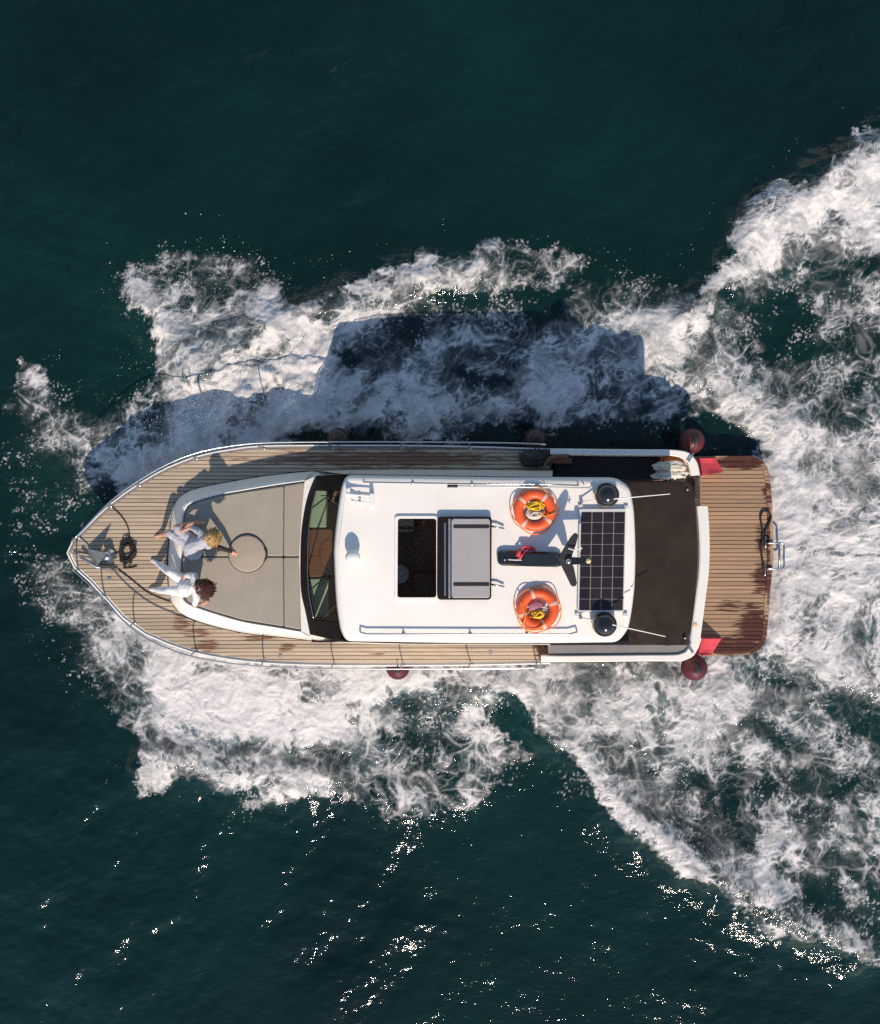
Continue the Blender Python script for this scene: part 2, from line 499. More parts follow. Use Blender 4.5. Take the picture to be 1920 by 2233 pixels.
# --- where the boat throws foam: outlines on the water (photograph pixels at sea level), coverage, feather
FOAM = [
 # spray ahead of the bow and to its left
 ([(0,880),(60,840),(150,860),(260,900),(330,960),(300,1010),(180,1120),(120,1200),(30,1180),(0,1100)], .22, 60),
 ([(30,840),(70,798),(110,810),(105,860),(60,900),(35,890)], .52, 22),
 ([(90,900),(160,890),(190,940),(160,1000),(100,960)], .45, 40),
 ([(170,930),(260,940),(300,1000),(270,1060),(190,1080),(165,1000)], .40, 40),
 ([(30,1220),(120,1180),(200,1270),(300,1390),(330,1480),(230,1520),(150,1440),(60,1330)], .30, 60),
 ([(170,1290),(215,1300),(290,1380),(300,1450),(250,1440),(190,1370)], .55, 34),
 # upper arm, outer fan of spray
 ([(260,560),(420,530),(560,560),(610,600),(625,690),(540,700),(420,720),(330,700),(270,660)], .36, 40),
 ([(275,645),(283,612),(300,602),(365,625),(400,650),(440,668),(500,665),(545,655),(590,630),(625,694),(650,676),(716,640),
   (810,618),(885,592),(905,553),(960,566),(1052,530),(1105,545),(1150,580),(1170,625),(1100,636),(960,638),(810,646),
   (725,670),(705,730),(680,785),(600,805),(520,848),(450,825),(385,818),(348,802),(352,752),(325,702)], .66, 16),
 ([(300,625),(350,640),(380,700),(420,760),(440,800),(390,805),(365,770),(350,720),(310,660)], .72, 25),
 ([(540,690),(600,665),(650,688),(720,652),(716,705),(695,770),(610,788),(540,770)], .93, 22),
 ([(760,630),(880,592),(960,566),(1050,545),(1080,600),(1040,632),(900,632),(780,640)], .90, 18),
 ([(1080,545),(1180,540),(1300,560),(1290,600),(1200,640),(1100,630)], .36, 20),
 ([(1200,640),(1340,600),(1480,620),(1500,680),(1380,680),(1280,690)], .32, 30),
 # in the boat's shade on that side
 ([(700,660),(960,650),(1260,670),(1400,700),(1500,800),(1560,900),(1480,940),(1200,930),(900,945),(760,930),(690,800)], .54, 26),
 ([(960,640),(1100,640),(1250,655),(1200,700),(1060,720),(960,690)], .10, 22),
 ([(840,670),(930,680),(950,740),(880,770),(830,730)], .26, 22),
 ([(730,780),(770,770),(790,810),(760,840),(730,820)], .15, 16),
 ([(990,800),(1120,810),(1130,845),(1040,850),(985,835)], .10, 20),
 ([(265,1050),(272,1015),(290,965),(350,940),(385,890),(402,845),(440,830),(520,862),(560,820),(640,788),(700,770),(740,815),
   (790,860),(830,905),(810,945),(760,935),(690,930),(650,990),(480,1030),(400,1070),(290,1110)], .90, 24),
 ([(600,790),(690,760),(720,800),(740,860),(700,910),(640,960),(500,1010),(340,1080),(320,1000),(400,930),(470,880)], .99, 30),
 ([(765,690),(800,680),(835,700),(820,740),(785,745)], .95, 18),
 ([(740,830),(800,800),(850,830),(860,890),(800,920),(740,890)], .86, 26),
 ([(880,870),(960,840),(1080,850),(1200,790),(1330,720),(1400,760),(1350,860),(1240,880),(1120,905),(960,960),(850,960)], .90, 34),
 ([(1130,730),(1260,690),(1400,680),(1380,760),(1260,800),(1140,800)], .62, 28),
 ([(620,945),(760,935),(790,965),(640,972)], .12, 14),
 ([(1140,930),(1300,935),(1440,950),(1600,960),(1640,990),(1560,1005),(1140,990)], .08, 18),
 ([(1420,850),(1520,860),(1530,920),(1450,930)], .55, 26),
 # crest where the shade ends, and the far right arm
 ([(1390,690),(1420,675),(1500,676),(1545,700),(1580,760),(1540,800),(1470,770),(1410,740)], .90, 20),
 ([(1420,740),(1560,720),(1640,800),(1740,860),(1860,850),(1920,840),(1920,900),(1760,940),(1640,950),(1540,900),(1470,830)], .52, 32),
 ([(1500,680),(1545,620),(1590,550),(1597,505),(1640,460),(1690,432),(1682,404),(1740,414),(1800,376),(1850,300),(1930,268),
   (2000,250),(2000,560),(1850,565),(1800,610),(1740,570),(1690,610),(1650,650),(1585,625),(1545,690)], .86, 12),
 ([(1600,520),(1680,450),(1760,420),(1850,330),(2000,280),(2000,400),(1800,470),(1720,520),(1640,600)], .90, 22),
 ([(1550,660),(1660,640),(1760,570),(1850,570),(2000,560),(2000,860),(1800,860),(1680,830),(1580,760)], .37, 30),
 ([(1640,660),(1730,630),(1780,700),(1770,780),(1690,790),(1650,730)], .14, 26),
 ([(1780,600),(1840,580),(1900,640),(1860,700),(1800,680)], .30, 26),
 ([(1500,850),(1560,830),(1640,860),(1720,900),(1730,970),(1700,1000),(1640,950),(1540,890)], .74, 20),
 ([(1560,920),(1630,940),(1680,990),(1640,1010),(1560,980)], .14, 16),
 # wash behind the stern
 ([(1580,1030),(1740,960),(1800,930),(1900,900),(2000,880),(2000,1540),(1900,1530),(1800,1490),(1690,1425),(1580,1400)], .94, 22),
 ([(1690,1020),(1760,1000),(1860,1010),(1840,1070),(1740,1100),(1690,1080)], .74, 26),
 ([(1780,1340),(1880,1330),(1920,1390),(1840,1420)], .74, 26),
 # dark trough and the lower wake
 ([(1600,1430),(1690,1425),(1760,1450),(1860,1520),(2000,1570),(2000,1640),(1820,1580),(1720,1530),(1620,1480)], .30, 20),
 ([(1040,1440),(1180,1420),(1560,1410),(1700,1480),(1820,1560),(2000,1620),(2000,2120),(1840,2060),(1750,1990),(1640,1970),
   (1590,1955),(1480,1885),(1400,1835),(1330,1760),(1285,1700),(1250,1625),(1195,1612),(1150,1510)], .40, 18),
 ([(1060,1430),(1300,1420),(1560,1420),(1680,1490),(1760,1560),(1640,1600),(1500,1610),(1380,1660),(1300,1640),(1200,1560)], .77, 44),
 ([(1040,1478),(1140,1490),(1180,1560),(1200,1600),(1260,1612),(1310,1690),(1400,1780),(1490,1840),(1600,1910),(1680,1950),
   (1640,1975),(1590,1955),(1480,1888),(1400,1838),(1330,1765),(1282,1702),(1248,1628),(1192,1614),(1140,1515)], .96, 14),
 ([(1490,1850),(1600,1860),(1700,1800),(1760,1860),(1720,1950),(1640,1980),(1580,1950)], .74, 26),
 ([(1640,1975),(1760,1990),(1840,2040),(2000,2110),(2000,2160),(1860,2085),(1740,2040),(1640,2040)], .36, 16),
 ([(1880,1700),(2000,1680),(2000,1950),(1890,1900)], .62, 30),
 # lower side of the bow
 ([(240,1320),(330,1370),(440,1400),(700,1410),(1100,1420),(1180,1480),(1130,1500),(1040,1490),(960,1500),(890,1535),(810,1585),
   (730,1610),(660,1625),(560,1620),(480,1600),(400,1560),(330,1510),(262,1440)], 1.05, 18),
 ([(270,1470),(340,1520),(420,1580),(520,1620),(640,1630),(740,1615),(800,1600),(800,1720),(700,1725),(620,1742),(560,1715),
   (500,1722),(430,1705),(340,1712),(318,1735),(312,1690),(330,1660),(300,1600),(235,1520)], .80, 22),
 ([(205,1440),(270,1400),(330,1500),(340,1620),(300,1600),(240,1530)], .42, 34),
 ([(760,1560),(870,1525),(960,1495),(1040,1490),(1120,1510),(1180,1600),(1160,1680),(1060,1740),(960,1790),(900,1812),(840,1790),
   (800,1740),(770,1700)], .46, 16),
 ([(880,1520),(980,1500),(1010,1560),(960,1640),(900,1640),(860,1580)], .26, 24),
 ([(1090,1500),(1140,1520),(1185,1610),(1170,1640),(1110,1620),(1080,1560)], .10, 16),
 ([(1020,1690),(1180,1640),(1260,1660),(1310,1760),(1240,1760),(1120,1720)], .14, 24),
 ([(540,1735),(600,1730),(590,1775),(550,1780)], .30, 14),
]

def blot(x, y, rx, ry, c, fe, tilt=0.0):
    return ([(x + rx * math.cos(a) * math.cos(tilt) - ry * math.sin(a) * math.sin(tilt), y + rx * math.cos(a) * math.sin(tilt) + ry * math.sin(a) * math.cos(tilt))
             for a in [k * math.pi / 5 for k in range(10)]], c, fe)
# clear pools inside the lower wake and the upper arms
FOAM += [blot(1652, 1588, 40, 28, .25, 18), blot(1700, 1612, 34, 24, .27, 18), blot(1512, 1716, 44, 30, .23, 18), blot(1572, 1752, 30, 24, .27, 16),
         blot(1668, 1712, 30, 34, .23, 16), blot(1742, 1716, 30, 28, .25, 16), blot(1835, 1706, 52, 30, .21, 18, -0.5), blot(1768, 1782, 48, 26, .25, 18, -0.6),
         blot(1618, 1812, 30, 34, .27, 16), blot(1522, 1822, 22, 18, .27, 12), blot(1800, 1945, 60, 36, .23, 20), blot(1900, 1990, 40, 60, .23, 20),
         blot(1700, 1880, 26, 30, .27, 16), blot(1690, 1478, 50, 16, .23, 14, 0.4), blot(1812, 1556, 60, 16, .25, 14, 0.5), blot(1690, 1545, 34, 16, .27, 14),
         blot(1880, 1600, 46, 24, .27, 16, 0.3), blot(1600, 1660, 30, 18, .29, 14, -0.5), blot(1430, 1690, 22, 14, .2, 12),
         blot(1700, 700, 50, 30, .21, 20, 0.6), blot(1660, 620, 26, 20, .27, 14), blot(1850, 640, 36, 24, .25, 16), blot(1790, 560, 34, 16, .29, 12, -0.5),
         blot(1880, 560, 34, 20, .27, 14, -0.4), blot(1830, 760, 40, 24, .27, 16), blot(1600, 700, 30, 22, .27, 14), blot(1720, 850, 30, 18, .29, 12),
         blot(255, 960, 60, 50, .55, 36), blot(330, 880, 60, 40, .42, 34, -0.6), blot(400, 815, 60, 30, .5, 26, -0.4),
         blot(1040, 690, 120, 26, .29, 24), blot(1180, 700, 60, 24, .2, 22), blot(880, 720, 46, 26, .22, 20), blot(1060, 825, 60, 20, .2, 18), blot(770, 805, 26, 26, .2, 16),
         blot(1850, 1060, 50, 16, .5, 14, -0.2), blot(1860, 1370, 46, 22, .4, 16)]
# --- soft veils of fine bubbles and hanging spray: outline, strength, feather
MIST = [
 ([(280,1080),(300,960),(400,870),(560,800),(700,760),(780,820),(860,900),(800,960),(640,990),(420,1050)], .72, 50),
 ([(740,900),(800,800),(960,820),(1120,780),(1240,700),(1420,690),(1460,760),(1380,860),(1200,930),(960,960),(760,960)], .38, 60),
 ([(700,700),(820,670),(940,690),(1100,740),(900,800),(740,800)], .26, 50),
 ([(280,640),(420,700),(600,680),(760,640),(1000,570),(1100,600),(900,650),(720,720),(560,830),(400,830),(330,760)], .42, 40),
 ([(1600,520),(1760,420),(1980,280),(1980,520),(1760,560),(1640,640),(1520,720),(1640,840),(1760,900),(1620,960),(1480,800),(1480,700)], .40, 50),
 ([(1600,1040),(1760,960),(1980,900),(1980,1540),(1780,1480),(1600,1400)], .55, 40),
 ([(260,1380),(460,1440),(1100,1440),(1560,1440),(1740,1530),(1620,1620),(1400,1660),(1240,1620),(1120,1500),(900,1510),(760,1600),(560,1640),(400,1600),(280,1480)], .44, 50),
 ([(300,1600),(500,1660),(760,1650),(780,1710),(560,1720),(330,1710)], .42, 40),
 ([(1240,1640),(1420,1640),(1700,1900),(1640,1950),(1480,1880),(1320,1740)], .24, 40),
 ([(1640,1640),(1960,1640),(1960,2040),(1760,1960)], .08, 60),
 ([(60,860),(200,900),(300,1000),(160,1120),(60,1000)], .16, 70), ([(120,1240),(220,1300),(300,1420),(260,1500),(150,1400)], .26, 60),
]

def poly_field(FOAM=FOAM):
    """coverage map on an 8-pixel raster of the water plane"""
    xs = np.arange(-80, 2008, 8.0); ys = np.arange(-80, 2328, 8.0)
    X, Y = np.meshgrid(xs, ys)
    D = np.zeros_like(X)
    for poly, c, fe in FOAM:
        P = np.array(poly, float); n = len(P)
        inside = np.zeros(X.shape, bool); dist = np.full(X.shape, 1e9)
        for i in range(n):
            x0, y0 = P[i]; x1, y1 = P[(i + 1) % n]
            if y0 != y1:
                cond = ((y0 > Y) != (y1 > Y)) & (X < (x1 - x0) * (Y - y0) / (y1 - y0) + x0)
                inside ^= cond
            dx, dy = x1 - x0, y1 - y0
            t = np.clip(((X - x0) * dx + (Y - y0) * dy) / (dx * dx + dy * dy), 0, 1)
            dist = np.minimum(dist, np.hypot(X - x0 - t * dx, Y - y0 - t * dy))
        sd = np.where(inside, dist, -dist)
        a = sstep(-fe, fe, sd)
        D = D * (1 - a) + c * a
    return xs, ys, D

def bil(xs, ys, D, X, Y):
    fx = np.clip((X - xs[0]) / (xs[1] - xs[0]), 0, len(xs) - 1.001)
    fy = np.clip((Y - ys[0]) / (ys[1] - ys[0]), 0, len(ys) - 1.001)
    i = fx.astype(int); j = fy.astype(int); u = fx - i; v = fy - j
    return (D[j, i] * (1 - u) + D[j, i + 1] * u) * (1 - v) + (D[j + 1, i] * (1 - u) + D[j + 1, i + 1] * u) * v

def blur(a, n, k=3):
    for _ in range(k):
        for ax in (0, 1):
            p = np.pad(a, [(n, n) if q == ax else (0, 0) for q in (0, 1)], mode='edge')
            c = np.cumsum(p, axis=ax); c = np.insert(c, 0, 0, axis=ax)
            w = 2 * n + 1
            sl = [slice(None), slice(None)]; s2 = [slice(None), slice(None)]
            sl[ax] = slice(w, None); s2[ax] = slice(0, -w)
            a = (c[tuple(sl)] - c[tuple(s2)]) / w
    return a

SP = 0.021
def axis(lo, hi):
    core = np.arange(lo, hi, SP)
    ext = []; s = SP; p = 0.0
    while p < 900:
        s *= 1.16; p += s; ext.append(p)
    ext = np.array(ext)
    return np.concatenate([lo - ext[::-1], core, core[-1] + ext])

ax_x = axis(-8.75, 8.75); ax_y = axis(-10.15, 10.15)
GX, GY = np.meshgrid(ax_x, ax_y)
spx = np.gradient(ax_x); spy = np.gradient(ax_y)
SPC = np.maximum(spx[None, :], spy[:, None])           # local grid spacing
fine = 1 - sstep(0.03, 0.30, SPC)
KW = H / F
PX = GX / KW + CX; PY = -GY / KW + CY                  # the same points in photograph pixels

xs_, ys_, D0 = poly_field()
M0 = poly_field(MIST)[2]
Dlow = blur(D0, 5)
# ragged outline: the map is looked up through warped coordinates
w1x = fbm(GX * 0.9, GY * 0.9, 5); w1y = fbm(GX * 0.9 + 40, GY * 0.9 + 13, 5)
w2x, w2y = fbm(GX * 4.2, GY * 4.2, 4, 0.6), fbm(GX * 4.2 + 21, GY * 4.2, 4, 0.6)
D = bil(xs_, ys_, D0, PX + 34 * w1x + 16 * w2x, PY + 34 * w1y + 16 * w2y)
Ds = bil(xs_, ys_, Dlow, PX, PY)
away = np.clip(1 - (np.hypot(np.maximum(np.abs(GX) - 8.7, 0), np.maximum(np.abs(GY) - 10.1, 0))) / 9.0, 0, 1)
D = D * away; Ds = Ds * away

# flow direction: foam is drawn out aft and away from the hull
cyl = -0.8
side = np.tanh((GY - cyl) * 0.9)
ang = side * 0.75 * np.clip((6.5 - GX) / 8, 0.1, 1.0) + 0.35 * fbm(GX * 0.5 + 8, GY * 0.5, 3)
ca, sa = np.cos(ang), np.sin(ang)
wx, wy = fbm(GX * 1.4, GY * 1.4, 4), fbm(GX * 1.4 + 9, GY * 1.4 - 5, 4)
qx = GX + 0.34 * wx; qy = GY + 0.34 * wy
vx, vy = fbm(GX * 5, GY * 5, 3), fbm(GX * 5 + 3, GY * 5 + 8, 3)
qx2 = qx + 0.055 * vx; qy2 = qy + 0.055 * vy

def equal(a):
    smp = np.sort(a[inn][::37])
    return np.interp(a, smp, np.linspace(0, 1, len(smp))).astype(np.float32)

def threads(x, y, f, w):
    """thin curling lines where a noise field crosses zero"""
    return np.exp(-(noise2(x * f, y * f) / w) ** 2)

inn = fine > 0.99
a0 = 0.50 * side; c0, s0 = np.cos(a0), np.sin(a0)
cu = qx * c0 + qy * s0; cv = -qx * s0 + qy * c0
cloud = fbm(cu * 0.85, cv * 1.6, 6, 0.60)
rc = equal(cloud + 0.20 * fbm(qx2 * 6, qy2 * 6, 4, 0.65))
sx, sy = fbm(GX * 1.1, GY * 1.1, 2), fbm(GX * 1.1 + 9, GY * 1.1 - 5, 2)
lx = GX + 0.42 * sx + 0.035 * vx; ly = GY + 0.42 * sy + 0.035 * vy
b0 = 0.50 * side; au = lx * np.cos(b0) + ly * np.sin(b0); av = -lx * np.sin(b0) + ly * np.cos(b0)
wide = 0.5 + sstep(-0.3, 0.4, fbm(GX * 2.1, GY * 2.1 + 6, 3))          # line weight changes along its run
n1 = np.exp(-(cells(au * 1.5, av * 2.2) / (0.13 * wide)) ** 2)
n2 = np.exp(-(cells(au * 3.2 + 5.5, av * 4.4 + 2.2) / (0.17 * wide)) ** 2)
t1 = threads(lx, ly, 1.5, 0.042 * wide)
t3 = threads(lx + 3, ly + 7, 4.4, 0.060 * wide)
t4 = threads(qx2 - 6, qy2 + 2, 9.5, 0.10)
# cross-fade of the layers so that no net looks regular
m1 = sstep(-0.25, 0.35, fbm(GX * 0.8 + 2, GY * 0.8, 3)); m2 = sstep(-0.2, 0.3, fbm(GX * 1.1 - 7, GY * 1.1, 3))
m3 = sstep(-0.15, 0.25, fbm(GX * 1.6 + 30, GY * 1.6, 3))
fil = np.maximum.reduce([t1 * (0.3 + 0.7 * m1), n1 * (0.15 + 0.85 * m2), 0.85 * n2 * m3, 0.75 * t3 * (1 - 0.7 * m1), 0.5 * t4 * m2])
# hair: short streaks along the local flow
su = GX * ca + GY * sa + 0.25 * wx; sv = -GX * sa + GY * ca + 0.25 * wy
hair = noise2(su * 4.0, sv * 17) + 0.7 * noise2(su * 9 + 5, sv * 37)
hr = equal(hair)
fleck = 0.8 * noise2(GX * 15 + 1.5 * w1x, GY * 15) + 0.9 * noise2(GX * 25, GY * 25) + 0.5 * fbm(GX * 3.1 + 4, GY * 3.1, 2)
frk = equal(fleck)
dm = np.clip((D - 0.16) / 0.82, 0, 1) ** 1.35
dense = sstep(-0.12, 0.34, rc + 0.34 * (hr - 0.5) + 0.30 * (fil - 0.3) - (1 - dm)) * sstep(0.03, 0.2, dm)
veil = 0.14 * sstep(-0.30, 0.35, rc + 0.15 * (hr - 0.5) - (1 - D)) * sstep(0.15, 0.5, D)
filk = fil * sstep(0.20, 0.42, D) * (0.34 + 0.66 * sstep(0.0, 0.50, rc + 0.35 * (D - 0.5)))
speck = 0.75 * sstep(0.0, 0.12, frk - (1 - 0.55 * D * (1 - sstep(0.28, 0.55, D))) + 0.25 * (rc - 0.55)) * sstep(0.02, 0.10, D)
foam = 1 - (1 - dense) * (1 - veil) * (1 - 0.94 * filk) * (1 - 0.92 * speck)
# thickness of the sheet varies inside dense parts
thick = equal(fbm(qx * 2.3 + 5, qy * 2.3, 5, 0.62) + 0.35 * hair + 0.4 * (fil - 0.3))
foam = foam * np.clip(0.50 + 0.55 * thick + 0.30 * sstep(0.85, 1.03, D), 0, 1)
mist = bil(xs_, ys_, M0, PX + 40 * w1x, PY + 40 * w1y) * away
soft_ = sstep(-0.55, 0.55, fbm(cu * 0.9 + 4, cv * 1.9, 4, 0.5) + 0.35 * (hr - 0.5) + 0.25 * (fil - 0.3))
mist = (0.66 + 0.22 * sstep(0.75, 1.0, D)) * mist * (0.18 + 0.95 * soft_) * sstep(0.16, 0.46, D)
foam = 1 - (1 - foam * (1 - 0.25 * mist)) * (1 - np.clip(mist, 0, 0.92))
lace = fil
air = np.clip(Ds * 0.95, 0, 1) * (0.12 + 0.88 * sstep(0.15, 0.75, rc + 0.5 * (Ds - 0.5))) * sstep(0.12, 0.5, D + 0.15 * cloud)

# heights
h = np.zeros_like(GX)
rw = np.random.default_rng(5)
wind = R(-62)      # travel direction of the small wind waves
ampm = 0.75 + 0.9 * fbm(GX * 0.22 + 3, GY * 0.22, 3)
ampm = np.clip(ampm, 0.25, 1.5)
for i in range(46):
    lam = 0.13 * (2.0 / 0.13) ** rw.random()
    a = wind + rw.normal(0, 0.8); k = 2 * math.pi / lam
    slope = 0.0225 * (lam / 0.6) ** 0.12
    amp = slope / k
    ok = 1 - sstep(lam * 0.18, lam * 0.36, SPC)
    wob = 0.7 * w1x * (1 if lam < 1 else 0.4)
    h += ok * amp * ampm * np.sin(k * (GX * math.cos(a) + GY * math.sin(a)) + rw.random() * 6.283 + wob * 3)
h += fine * 0.010 * ampm * fbm(GX * 3.1, GY * 3.1 + 5, 3)
# wake: the foam banks stand above the trough, rough on top
hullmask = sstep(-0.2, 0.5, np.maximum(np.abs(GX + 0.1) - 6.3, np.abs(GY - cyl) - 1.45))
rough = 0.55 * (0.085 * fbm(qx * 2.2, qy * 2.2, 4, 0.55) + 0.012 * fbm(GX * 7, GY * 7, 2, 0.5) + 0.03 * (lace - 0.4)) * sstep(0.1, 0.8, D)
CREST = [([(1040,1485),(1140,1500),(1195,1605),(1255,1618),(1290,1700),(1400,1810),(1490,1870),(1600,1940),(1700,1985),(1850,2060)], 0.22, 46),
         ([(420,800),(540,740),(640,690),(780,640),(960,600),(1080,585)], 0.20, 50),
         ([(1500,690),(1580,590),(1640,510),(1720,450),(1830,380),(1940,300)], 0.26, 55),
         ([(300,640),(360,720),(430,800)], 0.12, 40), ([(320,1640),(480,1680),(640,1700),(780,1690),(900,1770)], 0.14, 45),
         ([(1400,720),(1500,720),(1560,790),(1640,870),(1720,930)], 0.15, 50)]
for cp, ch, cw in CREST:
    dist = np.full(GX.shape, 1e9)
    for (x0, y0), (x1, y1) in zip(cp, cp[1:]):
        dx, dy = x1 - x0, y1 - y0
        t = np.clip(((PX + 30 * w1x - x0) * dx + (PY + 30 * w1y - y0) * dy) / (dx * dx + dy * dy), 0, 1)
        dist = np.minimum(dist, np.hypot(PX + 30 * w1x - x0 - t * dx, PY + 30 * w1y - y0 - t * dy))
    h += fine * ch * np.exp(-(dist / cw) ** 2)
h += fine * (0.26 * Ds + rough) * (0.25 + 0.75 * hullmask)
bowm = bil(xs_, ys_, blur(M0, 3), PX, PY) * sstep(0.2, 1.2, GY) * (1 - sstep(-2.5, 0.5, GX)) * hullmask
h += fine * bowm * (0.30 * fbm(GX * 1.6 + 2, GY * 1.6, 3, 0.6) + 0.10)
h -= 0.05

nx, ny = len(ax_x), len(ax_y)
co = np.stack([GX, GY, h], -1).reshape(-1, 3).astype(np.float32)
idx = np.arange(nx * ny, dtype=np.int32).reshape(ny, nx)
quads = np.stack([idx[:-1, :-1], idx[:-1, 1:], idx[1:, 1:], idx[1:, :-1]], -1).reshape(-1)
me = bpy.data.meshes.new('sea')
me.vertices.add(nx * ny); me.vertices.foreach_set('co', co.reshape(-1))
nq = len(quads) // 4
me.loops.add(nq * 4); me.loops.foreach_set('vertex_index', quads)
me.polygons.add(nq)
me.polygons.foreach_set('loop_start', np.arange(0, nq * 4, 4, dtype=np.int32))
me.polygons.foreach_set('use_smooth', np.ones(nq, bool))
me.update(calc_edges=True)
for nm, arr in (('foam', foam), ('air', air)):
    at = me.attributes.new(nm, 'FLOAT', 'POINT'); at.data.foreach_set('value', arr.astype(np.float32).reshape(-1))

def sea_mat():
    m = bpy.data.materials.new('sea_water'); m.use_nodes = True
    nt = m.node_tree; N = nt.nodes; L = nt.links
    wb = N['Principled BSDF']; out = N['Material Output']
    af = N.new('ShaderNodeAttribute'); af.attribute_name = 'foam'
    aa = N.new('ShaderNodeAttribute'); aa.attribute_name = 'air'
    g = N.new('ShaderNodeNewGeometry')
    # water body: large slow drift in colour, lighter where full of bubbles
    n0 = N.new('ShaderNodeTexNoise'); n0.inputs['Scale'].default_value = 0.16; n0.inputs['Detail'].default_value = 4
    L.new(g.outputs['Position'], n0.inputs['Vector'])
    cr = N.new('ShaderNodeValToRGB')
    cr.color_ramp.elements[0].position = 0.33; cr.color_ramp.elements[0].color = (0.0016, 0.0104, 0.0104, 1)
    cr.color_ramp.elements[1].position = 0.68; cr.color_ramp.elements[1].color = (0.0030, 0.0220, 0.0196, 1)
    L.new(n0.outputs['Fac'], cr.inputs[0])
    mx = N.new('ShaderNodeMix'); mx.data_type = 'RGBA'
    L.new(cr.outputs[0], mx.inputs['A']); mx.inputs['B'].default_value = (0.070, 0.140, 0.155, 1)
    am = N.new('ShaderNodeMath'); am.operation = 'POWER'; am.inputs[1].default_value = 1.3
    L.new(aa.outputs['Fac'], am.inputs[0]); L.new(am.outputs[0], mx.inputs['Factor'])
    L.new(mx.outputs['Result'], wb.inputs['Base Color'])
    wb.inputs['IOR'].default_value = 1.333; wb.inputs['Roughness'].default_value = 0.05
    # fine ripples
    mp = N.new('ShaderNodeMapping'); mp.inputs['Rotation'].default_value = (0, 0, R(28)); mp.inputs['Scale'].default_value = (0.55, 1.3, 1)
    L.new(g.outputs['Position'], mp.inputs[0])
    nr = N.new('ShaderNodeTexNoise'); nr.inputs['Scale'].default_value = 13; nr.inputs['Detail'].default_value = 3; nr.inputs['Roughness'].default_value = 0.55
    L.new(mp.outputs[0], nr.inputs['Vector'])
    bp = N.new('ShaderNodeBump'); bp.inputs['Strength'].default_value = 0.52; bp.inputs['Distance'].default_value = 0.020
    L.new(nr.outputs['Fac'], bp.inputs['Height']); L.new(bp.outputs[0], wb.inputs['Normal'])
    # foam
    fb = N.new('ShaderNodeBsdfPrincipled')
    fb.inputs['Base Color'].default_value = (0.655, 0.62, 0.60, 1); fb.inputs['Roughness'].default_value = 0.9
    fb.inputs['Specular IOR Level'].default_value = 0.15
    nf = N.new('ShaderNodeTexNoise'); nf.inputs['Scale'].default_value = 34; nf.inputs['Detail'].default_value = 4; nf.inputs['Roughness'].default_value = 0.7
    L.new(g.outputs['Position'], nf.inputs['Vector'])
    b2 = N.new('ShaderNodeBump'); b2.inputs['Strength'].default_value = 0.3; b2.inputs['Distance'].default_value = 0.015
    L.new(nf.outputs['Fac'], b2.inputs['Height']); L.new(b2.outputs[0], fb.inputs['Normal'])
    # fine bubbles: thins or thickens the sheet a little, most where it is half open
    mr = N.new('ShaderNodeMapRange'); mr.inputs[1].default_value = 0.25; mr.inputs[2].default_value = 0.75
    mr.inputs[3].default_value = 1.55; mr.inputs[4].default_value = 0.75
    L.new(nf.outputs['Fac'], mr.inputs[0])
    pw = N.new('ShaderNodeMath'); pw.operation = 'POWER'; pw.use_clamp = True
    L.new(af.outputs['Fac'], pw.inputs[0]); L.new(mr.outputs[0], pw.inputs[1])
    mr = pw
    sh = N.new('ShaderNodeMixShader')
    L.new(mr.outputs[0], sh.inputs[0]); L.new(wb.outputs[0], sh.inputs[1]); L.new(fb.outputs[0], sh.inputs[2])
    L.new(sh.outputs[0], out.inputs[0])
    return m
sea = bpy.data.objects.new('sea', me)
me.materials.append(sea_mat())
col.objects.link(sea)
tag(sea, 'dark teal sea with white wake foam', 'water', kind='structure')

# spray thrown up along the foam edges: thousands of drops
spr = np.random.default_rng(3)
cand = spr.integers(0, [ny - 200, nx - 200], size=(400000, 2)) + 100
cd = D[cand[:, 0], cand[:, 1]]; cf = fine[cand[:, 0], cand[:, 1]]
cl = Ds[cand[:, 0], cand[:, 1]]
wgt = np.exp(-((cd - 0.25) / 0.16) ** 2) * (cf > 0.9) * (cl > 0.06)
wgt += 0.5 * ((cl > 0.025) & (cl < 0.12)) * (cf > 0.9)
clump = sstep(-0.05, 0.5, fbm(GX[cand[:, 0], cand[:, 1]] * 1.3, GY[cand[:, 0], cand[:, 1]] * 1.3 + 50, 3))
pick = cand[spr.random(len(cand)) < wgt * clump * 0.055]
dv = []; df = []
OCT = np.array([(1, 0, 0), (-1, 0, 0), (0, 1, 0), (0, -1, 0), (0, 0, 1), (0, 0, -1)], float)
OF = np.array([(0, 2, 4), (2, 1, 4), (1, 3, 4), (3, 0, 4), (2, 0, 5), (1, 2, 5), (3, 1, 5), (0, 3, 5)])
for n_, (j, i) in enumerate(pick):
    r_ = 0.004 + 0.009 * spr.random() ** 2.5
    x_, y_ = GX[j, i] + spr.normal(0, 0.03), GY[j, i] + spr.normal(0, 0.03)
    if abs(x_ + 0.1) < 6.6 and abs(y_ - cyl) < 2.1: continue
    z_ = h[j, i] + 0.02 + 0.22 * spr.random() ** 2.5
    v_ = OCT * r_ * np.array([1, 1, 0.9]) * (0.7 + 0.7 * spr.random(3)) + (x_, y_, z_)
    df.append(OF + 6 * len(dv)); dv.append(v_)
